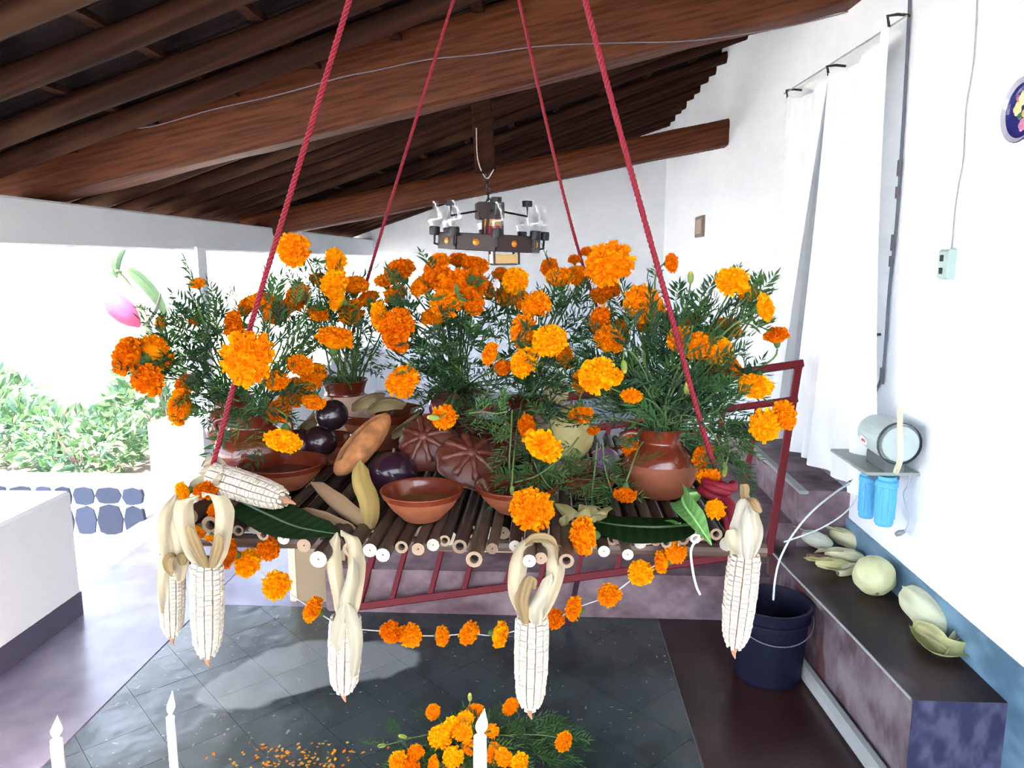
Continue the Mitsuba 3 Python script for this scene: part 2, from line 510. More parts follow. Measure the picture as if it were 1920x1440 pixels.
rat = [yr0 + 0.05, -0.3, 0.15, 0.62, 1.1, 1.42, 1.75, 2.08, 2.42, 2.75, 3.08, 3.75, 4.1, 4.42, 4.74, 5.05, 5.36, 5.68, 6.4, 6.75, 7.1, 7.45, 7.8, 8.15, 8.5, 8.85, 9.2]
for i, y in enumerate(rat):
    a, b = A([x0, y + 0.02 * R.standard_normal(), roof_z(x0) + RW / 2]), A([XW + 0.02, y + 0.03 * R.standard_normal(), roof_z(XW) + RW / 2])
    pts = np.linspace(a, b, 12) + R.standard_normal((12, 3)) * A([0, 0.006, 0.004])
    v, f = tube(pts, 0.042 + 0.006 * meshkit.noise(A([[q * 0.9, i, 0] for q in range(12)]), 3), 10)
    part(k, "rafter", (v, f), "rafter_wood", smooth=40)
for i, x in enumerate(np.arange(x0 + 0.1, XW, 0.36)):
    z = roof_z(x) + RW + 0.008
    part(k, "batten", bar([x, yr0, z + 0.01], [x + 0.02, YB, z + 0.01], 0.05, 0.022), "rafter_wood")

# the two heavy tie beams
def beam(name, label, a, b, w, h):
    k = thing(name, label, kind="structure")
    a, b = A(a), A(b)
    n = 26
    pts = np.linspace(a, b, n)
    rows = []
    t = unit(b - a)
    s = unit(np.cross(t, [0, 0, 1]))
    u = np.cross(s, t)
    e = 0.03
    sec = [(-w / 2 + e, -h / 2), (w / 2 - e, -h / 2), (w / 2 - .3 * e, -h / 2 + .3 * e), (w / 2, -h / 2 + e), (w / 2, 0), (w / 2, h / 2 - e), (w / 2 - e, h / 2), (-w / 2 + e, h / 2), (-w / 2, h / 2 - e), (-w / 2, 0), (-w / 2, -h / 2 + e), (-w / 2 + .3 * e, -h / 2 + .3 * e)]
    for i, p in enumerate(pts):
        rows += [p + s * x + u * y for x, y in sec]
    v = A(rows)
    m_ = len(sec)
    v += (meshkit.fbm(v * A([1.2, 9, 9]), 3, 4) - 0.5)[:, None] * 0.022 * (s + u)
    f = []
    for i in range(n - 1):
        for j in range(m_):
            f.append([i * m_ + j, i * m_ + (j + 1) % m_, (i + 1) * m_ + (j + 1) % m_, (i + 1) * m_ + j])
    f = A(f)
    f = np.vstack([f[:, [0, 1, 2]], f[:, [0, 2, 3]], [[0, j + 1, j] for j in range(1, m_ - 1)], [[(n - 1) * m_, (n - 1) * m_ + j, (n - 1) * m_ + j + 1] for j in range(1, m_ - 1)]])
    part(k, None, (v, f), "beam_wood", smooth=35)


beam("beam", "thick reddish roof beam crossing the photograph from edge to edge", [-2.95, 3.38, 1.945], [XW + 0.1, 3.78, 3.02], 0.22, 0.35)
beam("beam", "reddish roof beam at the far end, behind the hanging lamp", [-2.45, 6.03, 1.90], [XW + 0.03, 6.26, 2.66], 0.18, 0.20)
beam("beam", "roof beam over the near end of the gallery, out of the picture", [-2.75, 0.12, 1.93], [XW + 0.1, 0.02, 2.98], 0.20, 0.22)

# steps up to the doorway
k = thing("trim_3", "mauve cement platform and steps up to the curtained doorway", kind="structure")
part(k, "platform", bx([-1.05, 3.30, 0.0], [XW, 5.1, 0.215], 0.012), "mauve_cement")
part(k, "platform_rear", bx([-0.75, 3.62, 0.2], [0.80, 5.1, 0.36], 0.012), "mauve_cement")
part(k, "step", bx([0.86, 3.46, 0.2], [XW, 5.1, 0.42], 0.012), "mauve_cement")
part(k, "step", bx([1.17, 3.40, 0.2], [XW + 0.05, 4.9, 0.60], 0.012), "mauve_cement")

part(k, "worn_nosing", bar([0.875, 3.45, 0.414], [0.875, 5.0, 0.414], 0.045, 0.016, bevel=.005), "pale_cement", label="pale worn edge of the lower step")
part(k, "worn_nosing", bar([1.185, 3.39, 0.594], [1.185, 4.8, 0.594], 0.045, 0.016, bevel=.005), "pale_cement", label="pale worn edge of the upper step")

# cement bench along the wall
k = thing("trim_4", "dark worn cement bench built against the white wall", kind="structure")
pl = Polygon([(1.025, 3.36), (XW - 0.012, 3.36), (XW - 0.012, 2.13), (1.108, 2.13), (1.083, 2.55), (1.04, 3.1)])
m = trimesh.creation.extrude_polygon(pl, 0.34, engine="earcut")
part(k, "seat", m, "bench_cement")
part(k, "worn_edge", tube(spline([[1.026, 3.35, 0.336], [1.043, 3.05, 0.337], [1.083, 2.55, 0.337], [1.108, 2.14, 0.337]], 12), 0.0045, 6), "pale_cement", label="pale worn front edge")
part(k, "kerb", bar([1.01, 3.3, 0.03], [1.085, 2.0, 0.03], 0.05, 0.062, bevel=0.015), "pale_cement", label="pale kerb along its foot")

# garden side
k = thing("garden_ground", "pale paved garden ground", kind="structure")
part(k, None, bx([-22, -12, -0.3], [XL - 0.40, 18, -0.10]), "patio")
part(k, "patio_slab", bx([XL - 0.40, -14, -0.3], [6, -4.0, -0.06]), "patio")
k = thing("wall_garden", "added white wall beyond the planting, standing in for the blown-out garden brightness", kind="structure")
part(k, None, bx([-16, 12.5, -0.2], [XL - 0.5, 12.7, 2.3], 0.02), "plaster")  # added wall: its white stands in for overexposed garden brightness

# ================================================================== garden
def leaf_cloud(mb, centre, rad, n, size_, cols, rng, lean=0.0):
    """n pointed leaves scattered over a leafy crown"""
    for _ in range(n):
        d = unit(rng.standard_normal(3))
        p = A(centre) + A(rad) * d * rng.uniform(0.45, 1.0) ** 0.6
        t = unit(d + 0.8 * rng.standard_normal(3) + A([0, 0, lean]))
        L = size_ * rng.uniform(0.6, 1.25)
        s = unit(np.cross(t, rng.standard_normal(3)))
        nn = np.cross(t, s)
        w = L * 0.22
        v = A([p, p + t * L * 0.45 + s * w + nn * w * .3, p + t * L * 0.5, p + t * L * 0.45 - s * w + nn * w * .3, p + t * L - nn * w * .5])
        mb.add((v, A([[0, 1, 2], [0, 2, 3], [1, 4, 2], [2, 4, 3]])), A(cols[rng.integers(len(cols))]) * rng.uniform(0.75, 1.25))


GREENS = [(0.10, 0.20, 0.09), (0.14, 0.26, 0.13), (0.20, 0.30, 0.19), (0.12, 0.22, 0.16)]
k = thing("stone_planter", "low planter wall of dark blue stones in thick white mortar, edging the garden", "planter")
yp, xa, xb = 4.50, -3.75, -2.62
part(k, "mortar", bx([xa, yp, -0.12], [xb, yp + 0.25, 0.235], 0.03), "vc_matte", col=(0.72, 0.76, 0.80))
gb = thing("garden_bed", "soil of the garden bed behind the stone planter", kind="structure")
part(gb, None, bx([xa - 2.5, yp + 0.26, -0.12], [xb, yp + 3.0, 0.16], 0.02), "vc_matte", col=(0.16, 0.13, 0.11))
rng = np.random.default_rng(3)
x = xa + 0.02
while x < xb - 0.05:
    w = rng.uniform(0.11, 0.17)
    zs = rng.uniform(0.05, 0.09)
    for lo, hi in ((-0.09, zs), (zs + 0.035, 0.205)):
        c = A([x + w / 2, yp, (lo + hi) / 2])
        ang = np.linspace(0, 2 * math.pi, 9)[:-1] + rng.uniform(-.15, .15, 8)
        rad = A([w / 2 - 0.012, (hi - lo) / 2]) * 1.12
        pl = Polygon([(min(max(math.cos(a) * rad[0] * 1.1, -rad[0]), rad[0]), min(max(math.sin(a) * rad[1] * 1.15, -rad[1]), rad[1])) for a in ang]).buffer(0.006)
        m = trimesh.creation.extrude_polygon(pl, 0.03, engine="earcut")
        m.apply_transform(A([[1, 0, 0, c[0]], [0, 0, 1, c[1] - 0.012], [0, 1, 0, c[2]], [0, 0, 0, 1.0]]))
        m.fix_normals()
        part(k, "stone", m, "vc_matte", col=A([0.015, 0.022, 0.045]) * rng.uniform(0.8, 1.5))
    x += w + 0.01
SH = [((-3.35, 5.1, 0.35), (0.45, 0.35, 0.28), 700, 0.10, "low leafy green shrub growing directly over the stone planter"),
      ((-4.3, 5.3, 0.36), (0.6, 0.4, 0.30), 700, 0.12, "leafy green shrub at the left edge, above the near low wall"),
      ((-3.2, 6.0, 0.55), (0.42, 0.42, 0.36), 500, 0.13, "taller green shrub behind the planter, beside the second low wall"),
      ((-5.6, 6.6, 0.30), (0.9, 0.6, 0.35), 700, 0.16, "pale green bush in the middle of the sunny garden")]
for c, r_, n, L, lab in SH:
    k = thing("garden_shrub", lab, "shrub")
    mb = MB()
    leaf_cloud(mb, c, r_, n, L, GREENS, rng, 0.4)
    part(k, "foliage", mb, "leaf", kind="stuff")
    st = MB()
    for _ in range(7):
        e = A(c) + A(r_) * unit(rng.standard_normal(3)) * 0.6
        st.add(tube(bez([c[0] + rng.uniform(-.05, .05), c[1], -0.11], [c[0], c[1], c[2] * .4], [e[0], e[1], e[2] - .1], e, 6), np.linspace(0.012, 0.004, 6), 5), (0.22, 0.16, 0.14))
    part(k, "stems", st, "vc_matte")
# banana-like plant with a large drooping purple-red bud
k = thing("banana_plant", "tall pale plant with a large hanging pink-red flower bud in the bright garden", "plant")
b0 = at(300, 640, Y=6.3)
top = at(222, 520, Y=6.3)
st = tube(bez([b0[0], 6.35, -0.1], [b0[0], 6.35, b0[2] * 0.6], [b0[0] - .1, 6.3, top[2]], [top[0] - 0.1, 6.3, top[2] + .1], 12), np.linspace(0.05, 0.02, 12), 8)
part(k, "stem", st, "vc_matte", smooth=True, col=(0.30, 0.30, 0.20))
p0, p1 = at(192, 545, Y=6.3), at(262, 612, Y=6.3)
ax = p1 - p0
L = np.linalg.norm(ax)
prof = sm([(0.004, -L * .5), (L * .17, -L * .36), (L * .25, -L * .05), (L * .20, L * .25), (L * .07, L * .46), (0.004, L * .52)], 4)
part(k, "bud", move(lathe(prof, 16), frame(ax), (p0 + p1) / 2), "vc_semi", smooth=True, col=(0.42, 0.06, 0.16), label="pink-red flower bud")
part(k, "bract", solid_strip(bez(p1, p1 + A([.1, 0, .02]), at(300, 590, Y=6.3), at(302, 548, Y=6.3), 8), [0, 1, 0.3], [.02, .07, .09, .1, .09, .07, .05, .01], 0.2, 0.004), "leaf", col=(0.24, 0.22, 0.20))
for q0, q1, w in (((222, 520), (120, 470), .16), ((222, 520), (250, 470), .14), ((225, 520), (310, 600), .15)):
    a, b = at(*q0, Y=6.3), at(*q1, Y=6.5)
    cc = bez(a, a + A([0, 0, .2]), b + A([0, 0, .12]), b, 10)
    part(k, "leaf", solid_strip(cc, [0.2, 1, 0.2], w * A([.2, .6, .9, 1, 1, 1, .9, .7, .45, .05]), 0.25, 0.002), "leaf", col=(0.16, 0.26, 0.15))

# ================================================================== hanging offering tray
MZ = 1.238                                  # top of the canes
tray = thing("hanging_tray", "hanging tray of bamboo canes laid side by side, carrying the food and jars", "tray")
rng = np.random.default_rng(21)


def cane(x, y0, y1, r, z, tone, hollow, tilt=0.0):
    L = y1 - y0
    n = 9
    pts = A([[x + tilt * (t - 0.5) * 0.02, y0 + L * t, z] for t in np.linspace(0, 1, n)])
    rr = r * (1 + 0.02 * rng.standard_normal(n))
    rr[n // 3] *= 1.09
    rr[2 * n // 3] *= 1.09
    v, f = tube(pts, rr, 12, cap=False)
    inner = r * (0.55 if hollow else 0.12)
    kk = part(tray, "cane", (v, f), "cane_skin", smooth=True, col=tone)
    ringp = lathe([(rr[0], 0.0), (inner, 0.0005), (inner * .98, 0.02), (0.0001, 0.021)], 12)
    ch = fresh(kk + "__cut_end")
    rot = A([[1, 0, 0], [0, 0, 1], [0, -1, 0]], float)     # z to +y
    mb = MB()
    vv = ringp[0] @ rot.T + pts[0]
    cols = np.full((len(vv), 3), 0.0) + (A([0.42, 0.38, 0.32]) if not hollow and rng.random() < 0.6 else A([0.26, 0.18, 0.12]) * rng.uniform(.6, 1.4))
    cols[24:] = (0.04, 0.03, 0.025) if hollow else (0.10, 0.08, 0.06)
    mb.add((vv, ringp[1][:, ::-1]), cols)
    scene[ch] = shape(mb, "vc_matte")


# cane ends as they show along the front edge: pixel of the end, radius in pixels, hollow or pithy
ENDS = [(352, 963, 19, 1), (392, 985, 17, 1), (423, 992, 13, 0), (448, 995, 11, 1), (490, 1003, 11, 1), (530, 1010, 12, 0), (571, 1023, 13, 0), (595, 1049, 16, 0), (632, 1020, 15, 1), (660, 1030, 14, 1), (690, 1032, 13, 0), (721, 1041, 13, 0), (752, 1026, 12, 1),
        (783, 1030, 12, 0), (812, 1022, 12, 0), (832, 1014, 11, 1), (862, 1025, 14, 1), (892, 1049, 15, 1), (926, 1029, 11, 0), (966, 1024, 11, 0), (996, 1052, 12, 0), (1018, 1047, 11, 0), (1042, 1032, 12, 1), (1065, 1052, 14, 1), (1098, 1030, 11, 0), (1131, 1034, 11, 0),
        (1156, 1010, 11, 0), (1174, 1040, 9, 0), (1201, 1018, 12, 0), (1228, 1014, 11, 1), (1253, 1018, 10, 1), (1283, 1012, 11, 1), (1313, 1004, 12, 1), (1345, 1002, 12, 1), (1372, 1000, 11, 0)]
for px, py, rp, h in ENDS:
    r = min(max(size(rp, at(px, py, Y=1.08)), 0.0085), 0.0125) if px > 410 else 0.0145
    z = MZ - r + (0.012 if px < 410 else 0)
    e = at(px, py, Z=z)
    y0 = min(max(e[1], 0.98), 1.15)
    tone = 0.55 * A([(0.075, 0.045, 0.035), (0.11, 0.07, 0.05), (0.055, 0.035, 0.032), (0.16, 0.11, 0.075)][rng.integers(4)]) * rng.uniform(0.8, 1.2)
    x = at(px, py, Y=y0)[0]
    cane(x, y0, 1.78 + rng.uniform(-.03, .03), r, z, tone, h, rng.uniform(-1, 1) * 0.3)
for i, x in enumerate(np.arange(-0.60, 0.325, 0.0262)):
    cane(x + 0.004 * rng.standard_normal(), 1.15 + 0.05 * rng.random(), 1.76, 0.0115, MZ - 0.0345, A([0.035, 0.021, 0.017]) * rng.uniform(.7, 1.5), i % 3 == 0)
for y in (1.19, 1.68):
    pts = A([[x, y, MZ - 0.036] for x in np.linspace(-0.64, 0.36, 9)]) + A([0, 0, -0.022])
    part(tray, "crossbar", tube(pts, 0.012, 10), "cane_skin", smooth=40, col=(0.09, 0.055, 0.04))


# ------------------------------------------------------------------ ropes
def rope(name, label, pts, r=0.0025, tails=None, group=None):
    p = spline(pts, 60 if len(pts) < 4 else 40)
    seg = np.linalg.norm(np.diff(p, axis=0), axis=1)
    s = np.r_[0, np.cumsum(seg)]
    n = max(int(s[-1] / 0.0045), 8)
    si = np.linspace(0, s[-1], n)
    p = np.stack([np.interp(si, s, p[:, i]) for i in range(3)], 1)
    t = np.gradient(p, axis=0)
    t /= np.linalg.norm(t, axis=1, keepdims=True)
    a = frame(t[0])[:, 0]
    fa = []
    for i in range(n):
        a = unit(a - t[i] * (a @ t[i]))
        fa.append(a)
    fa = A(fa)
    fb = np.cross(t, fa)
    k = thing(name, label, "rope", group)
    mb = MB()
    for j in range(3):
        ph = si / 0.024 * 2 * math.pi + j * 2 * math.pi / 3
        mb.add(tube(p + r * (np.cos(ph)[:, None] * fa + np.sin(ph)[:, None] * fb), r * 0.98, 6))
    part(k, "strand", mb.arr()[:2], "rope_red", smooth=60)
    return k


def knot(parent, c, r, turns, seed, ax=(0, 0, 1)):
    rg = np.random.default_rng(seed)
    F_ = frame(ax)
    t = np.linspace(0, turns * 2 * math.pi, turns * 14)
    w = r * (1 + 0.2 * np.sin(t * 1.7 + seed))
    p = A(c) + (F_ @ A([w * np.cos(t), w * np.sin(t), r * 1.5 * (t / t[-1] - 0.5) + 0.15 * r * np.sin(t * 0.7)])).T
    part(parent, "knot", tube(p, r * 0.36, 7), "rope_red", smooth=60)


apF, apR = at(884, -760, Y=1.12), at(918, -215, Y=1.70)
cFL, cFR = A([-0.598, 1.19, MZ - 0.036]), A([0.325, 1.19, MZ - 0.036])
cRL, cRR = A([-0.53, 1.68, MZ - 0.036]), A([0.27, 1.68, MZ - 0.036])
k = rope("hanging_rope", "thick red twisted rope at the front left, passing behind the biggest marigold", [apF, at(655, 0, Y=1.13), at(470, 610, Y=1.17), at(400, 868, Y=1.19), cFL])
knot(k, cFL + A([0, 0, 0.006]), 0.017, 3, 1, (1, 0, 0.2))
knot(k, A(cFL) + A([-0.008, -0.02, -0.045]), 0.014, 2, 5)
k = rope("hanging_rope", "thick red twisted rope at the front right, ending in a knot by the right jar", [apF + A([.02, 0, 0]), at(1097, 0, Y=1.13), at(1258, 590, Y=1.17), at(1335, 860, Y=1.19), cFR])
knot(k, at(1343, 918, Y=1.16), 0.020, 3, 2, (0.3, 0, 1))
knot(k, cFR + A([0.0, 0, 0.01]), 0.017, 3, 3, (1, 0, 0.1))
part(k, "tail", tube(spline([at(1348, 930, Y=1.15), at(1372, 955, Y=1.13), at(1385, 1000, Y=1.12), at(1380, 1010, Y=1.12)], 8), 0.010, 8), "rope_red", smooth=50)
part(k, "tail", tube(spline([at(1340, 925, Y=1.15), at(1362, 965, Y=1.14), at(1370, 998, Y=1.13)], 8), 0.008, 8), "rope_red", smooth=50)
rope("hanging_rope", "thinner red rope at the rear left, going down behind the yellow marigolds", [apR, at(850, 0, Y=1.70), at(690, 520, Y=1.69), cRL], 0.0020)
rope("hanging_rope", "thinner red rope at the rear right, going down left of the large round marigold", [apR + A([.02, 0, 0]), at(973, 0, Y=1.70), at(1100, 520, Y=1.69), cRR], 0.0020)


# ================================================================== clay ware on the tray
def on(px, py, z=MZ):
    return at(px, py, Z=z)


def bowl(label, px, py, r, h, tilt=(0, 0), sauce=None, lip=0.006):
    k = thing("clay_bowl", label, "bowl")
    c = on(px, py)
    outer = sm([(0.0, 0.0), (r * 0.42, 0.001), (r * 0.52, h * 0.12), (r * 0.80, h * 0.52), (r * 0.96, h * 0.93)], 4)
    rim = sm([(r * 0.955, h * 0.80), (r * 0.99, h * 0.93), (r * 1.01, h * 0.985), (r * 0.985, h * 1.01), (r * 0.93, h * 0.97), (r * 0.79, h * 0.62), (r * 0.53, h * 0.28), (r * 0.3, h * 0.15), (0.0, h * 0.14)], 4)
    rot = frame([tilt[0], tilt[1], 1.0])
    part(k, "body", move(lathe(outer, 36), rot, c), "clay", smooth=40, label="unglazed orange clay outside")
    part(k, "glaze", move(lathe(rim, 36), rot, c), "glaze", smooth=40, label="shiny red-brown rim and inside")
    if sauce:
        sk = thing(sauce[0], sauce[1], sauce[2])
        v, f = lathe([(0.0, h * 0.60), (r * 0.35, h * 0.61), (r * 0.68, h * 0.58), (r * 0.745, h * 0.565)], 24)
        v = v + A([0, 0, 1]) * ((meshkit.fbm(v * 60, 3, 2) - 0.5) * 0.008)[:, None]
        cc = A(sauce[3]) * (0.7 + 0.6 * meshkit.noise(v * 45, 1))[:, None]
        mb = MB().add(move((v, f), rot, c), cc)
        part(sk, None, mb, "vc_gloss", True)
    return k


bowl("red-orange clay bowl in the middle of the front edge, standing on the bare canes", 792, 972, 0.0665, 0.050, sauce=("mole_sauce", "dark brown sauce in the middle front clay bowl", "sauce", (0.10, 0.055, 0.025)))
bowl("clay bowl right of the middle one, half hidden by a golden marigold", 968, 957, 0.070, 0.047, sauce=("mole_sauce", "dark sauce in the clay bowl behind the golden marigold", "sauce", (0.07, 0.03, 0.02)))
bowl("wide clay bowl at the left, behind the white corn cob lying on the tray", 532, 914, 0.080, 0.050, sauce=("mole_sauce", "dark sauce in the wide left clay bowl", "sauce", (0.06, 0.02, 0.02)))
bowl("clay bowl under the drooping green sprigs, left of the round right jar", 1100, 924, 0.064, 0.044, sauce=("mole_sauce", "dark sauce in the clay bowl under the green sprigs", "sauce", (0.05, 0.025, 0.02)))
bowl("smaller clay bowl tucked behind another bowl, left of the round right jar", 1160, 898, 0.052, 0.050)
bowl("broad red-brown clay bowl at the back, behind the long bread roll", 715, 838, 0.098, 0.085)
bowl("dark clay bowl behind the round sweet breads, mostly in shade", 905, 850, 0.075, 0.06)


bowl("clay bowl standing behind the wide left bowl, next to the long bread roll", 610, 868, 0.062, 0.055)


def jar(label, px, py, r, h, neck, split=0.5, glaze="glaze", handles=True, belly="clay"):
    """round-bellied pot with a flaring neck"""
    k = thing("clay_jar", label, "jar")
    c = on(px, py)
    P = sm([(0.0, 0.0), (r * 0.50, 0.0), (r * 0.80, h * 0.14), (r * 1.0, h * 0.40), (r * 0.90, h * 0.62), (neck * 1.02, h * 0.77), (neck * 0.97, h * 0.84), (neck * 1.10, h * 0.97), (neck * 1.17, h)], 6)
    i = int(np.argmin(np.abs(P[:, 1] - h * split) + (np.arange(len(P)) < 4) * 9))
    inner = [(neck * 1.17, h), (neck * 1.12, h * 1.01), (neck * 1.03, h * 0.97), (neck * 0.90, h * 0.84), (neck * 0.92, h * 0.77), (r * 0.7, h * 0.6), (0.0, h * 0.55)]
    part(k, "body", move(lathe(P[: i + 1], 40), None, c), belly, smooth=40, label="unglazed clay belly")
    part(k, "glazed_neck", move(lathe(np.vstack([P[i:], sm(inner, 3)]), 40), None, c), glaze, smooth=40, label="shiny glazed shoulder and neck")
    if handles:
        for s in (-1, 1):
            p = c + A([s * neck, 0, h * 0.90])
            part(k, "handle", tube(bez(p, p + A([s * r * .5, 0, 0.005]), c + A([s * r * 1.15, 0, h * 0.78]), c + A([s * r * 0.88, 0, h * 0.62]), 10), 0.007, 8), glaze, smooth=60)
    return k, c + A([0, 0, h * 0.98]), neck


JARS = {}
_, *JARS["right"] = jar("round glazed clay jar at the right of the tray, holding the largest marigold bunch", 1236, 928, 0.066, 0.125, 0.040)
_, *JARS["left"] = jar("dark clay jar at the left end of the tray, beside the front left rope", 478, 892, 0.072, 0.125, 0.042, split=0.2)
_, *JARS["pale"] = jar("back clay jar, painted pale as if sunlit, under the marigold seen from the side", 650, 835, 0.066, 0.150, 0.045, split=0.78, handles=False, belly="painted_sun_clay")
_, *JARS["middle"] = jar("dark clay jar behind the round breads, holding the dense green bunch", 860, 826, 0.062, 0.130, 0.042, split=0.2)
_, *JARS["copper"] = jar("shiny copper-brown clay jar glinting between the sprigs, right of the middle", 985, 846, 0.055, 0.120, 0.036, split=0.1, glaze="glaze")
_, *JARS["hidden"] = jar("dark clay jar at the far left corner of the tray, hidden by foliage", 440, 838, 0.060, 0.120, 0.042, split=0.2, handles=False)


# ------------------------------------------------------------------ bread, fruit, husks
def pan(label, px, py, Y, r, normal, cols, flat=0.5):
    k = thing("sweet_bread", label, "bread")
    c = at(px, py, Y=Y)
    v, f = blob((1, 1, 1), 0.10, 1.6, int(px), 3)
    v = v * A([1, 1, flat])
    up_ = v[:, 2] > 0
    ang = np.arctan2(v[:, 1], v[:, 0])
    rr = np.hypot(v[:, 0], v[:, 1])
    v *= (1 + 0.045 * np.sin(ang * 9) * np.clip(rr, 0, 1) ** 2)[:, None]
    v[~up_, 2] *= 0.45
    t = smooth01((v[:, 2] + 0.12) / 0.25)[:, None]
    cc = A(cols[1]) * (1 - t) + A(cols[0]) * t
    cc = cc * (0.75 + 0.5 * meshkit.fbm(v * 4, 3, 2))[:, None]
    rot = frame(normal)
    part(k, "crumb", MB().add(move((v * r, f), rot, c), cc), "vc_semi", True)
    for j in range(4):
        a = j * math.pi / 4 + 0.3
        p = [A([math.cos(a) * q * 0.86, math.sin(a) * q * 0.86, flat * math.sqrt(max(1 - (q * 0.86) ** 2, 0.0)) + 0.03]) for q in np.linspace(-1, 1, 15)]
        rad = r * A([.15, .16, .11, .10, .14, .12, .1, .1, .1, .12, .14, .1, .11, .16, .15]) * 0.8
        part(k, "bone_strip", move(tube(A(p) * r, rad, 8), rot, c), "vc_semi", smooth=True, col=A(cols[0]) * 1.15)
    kb = blob((0.2 * r, 0.2 * r, 0.16 * r), 0.1, 2, 3, 2)
    part(k, "knob", move((kb[0] + A([0, 0, flat * r * 1.05]), kb[1]), rot, c), "vc_semi", smooth=True, col=A(cols[0]) * 1.05)


def smooth01(x):
    x = np.clip(x, 0, 1)
    return x * x * (3 - 2 * x)


BR, CR = (0.085, 0.020, 0.011), (0.55, 0.30, 0.14)
pan("round glossy brown sweet bread propped up in the middle of the tray", 803, 832, 1.36, 0.056, (-0.15, -0.75, 0.6), (BR, (0.12, 0.035, 0.018)), 0.55)
pan("flatter brown sweet bread with a pale floury underside, right of the round one", 878, 868, 1.30, 0.058, (0.25, -0.55, 0.75), (BR, (0.42, 0.26, 0.16)), 0.5)
pan("dark brown sweet bread at the back, behind the two in front", 850, 806, 1.46, 0.056, (0.1, -0.5, 0.8), ((0.05, 0.012, 0.008), (0.08, 0.022, 0.014)), 0.5)

pan("small brown sweet bread at the right, in the shade under the green sprigs", 935, 838, 1.44, 0.048, (0.1, -0.5, 0.8), (BR, (0.12, 0.035, 0.018)), 0.55)
k = thing("bread_roll", "long golden bread roll leaning up to the right on the left side of the tray", "bread")
a, b = at(630, 890, Y=1.28), at(728, 778, Y=1.38)
ax = b - a
L = np.linalg.norm(ax)
v, f = blob((1, 1, 1), 0.07, 2.2, 5, 4)
v = v * A([0.24, 0.17, 0.5]) * L
slash = np.exp(-((v[:, 0] / L - 0.05) / 0.05) ** 2) * (np.abs(v[:, 2]) < 0.36 * L) * (v[:, 1] < 0)
v[:, 1] += slash * 0.03 * L
fl = meshkit.fbm(v * 60, 3, 4)
cc = A([0.36, 0.15, 0.055]) * (0.35 + 1.2 * fl)[:, None] * (1 - 0.45 * slash[:, None]) + A([0.16, 0.09, 0.04]) * np.clip(fl - 0.6, 0, 1)[:, None]
part(k, None, MB().add(move((v, f), frame(ax, [0.8, -0.6, 0.5]), (a + b) / 2), cc), "vc_matte", True)


def fruit(name, label, cat, px, py, Y, r, col, mat="vc_gloss", sq=(1, 1, 0.92), stem=True):
    k = thing(name, label, cat)
    c = at(px, py, Y=Y)
    v, f = blob(A(sq) * r, 0.05, 1.5, int(px), 3)
    cc = A(col) * (0.8 + 0.4 * meshkit.fbm(v * 90, 3, 3))[:, None]
    part(k, "skin", MB().add((v + c, f), cc), mat, True)
    if stem:
        part(k, "stem", tube([c + A([0, 0, sq[2] * r * 0.93]), c + A([0.002, -0.001, sq[2] * r * 1.15])], 0.0025, 6), "vc_matte", col=(0.14, 0.09, 0.05))


fruit("dark_fruit", "round black fruit on the pale husk, behind the left bowl", "fruit", 622, 778, 1.40, 0.032, (0.008, 0.005, 0.008))
fruit("dark_fruit", "large dark purple fruit left of the round sweet bread, above the front bowl", "fruit", 738, 886, 1.31, 0.043, (0.022, 0.007, 0.017))
fruit("dark_fruit", "dark purple fruit in the shade beside the long bread roll", "fruit", 600, 828, 1.42, 0.034, (0.02, 0.006, 0.010))
fruit("dark_fruit", "dark plum-coloured fruit behind the left bowl, below the hanging golden marigold", "fruit", 560, 835, 1.42, 0.036, (0.02, 0.006, 0.010))
fruit("purple_onion", "shiny purple onion beside the round right jar", "onion", 1136, 864, 1.36, 0.026, (0.22, 0.10, 0.20))
fruit("purple_onion", "pale purple onion between two clay bowls, behind the drooping sprigs", "onion", 1042, 880, 1.37, 0.020, (0.16, 0.08, 0.17))
fruit("red_onion", "shiny pinkish-brown onion at the back, above the small orange marigold in the middle", "onion", 836, 762, 1.52, 0.036, (0.20, 0.035, 0.05))
fruit("pale_gourd", "cream-yellow ribbed gourd half hidden by green sprigs, left of the round right jar", "gourd", 1070, 812, 1.42, 0.050, (0.50, 0.42, 0.17), "vc_semi", (0.9, 0.9, 1.15))
fruit("pale_gourd", "small cream gourd above the larger one, under the golden marigold", "gourd", 1042, 738, 1.50, 0.026, (0.55, 0.44, 0.22), "vc_semi", (1, 1, 1))

HUSK = A([0.50, 0.40, 0.22])


def husk_leaf(parent, pts, w, side, col, name="husk_leaf", lift=0.35):
    c = spline(pts, 7)
    n = len(c)
    t = np.linspace(0, 1, n)
    ww = w * np.interp(t, [0, .12, .5, .85, 1], [.45, .8, 1, .7, .08])
    v, f = solid_strip(c, unit(side), ww, lift, 0.0009, 7)
    nv = len(v) // 2
    u = np.tile(np.arange(7), n)
    streak = 0.55 + 0.75 * meshkit.noise(np.stack([u * 2.6, np.repeat(t, 7) * 2.0, np.full(nv, col[0] * 50)], 1), 5)
    cc = A(col) * np.r_[streak, streak][:, None]
    part(parent, name, MB().add((v, f), cc), "husk", True)


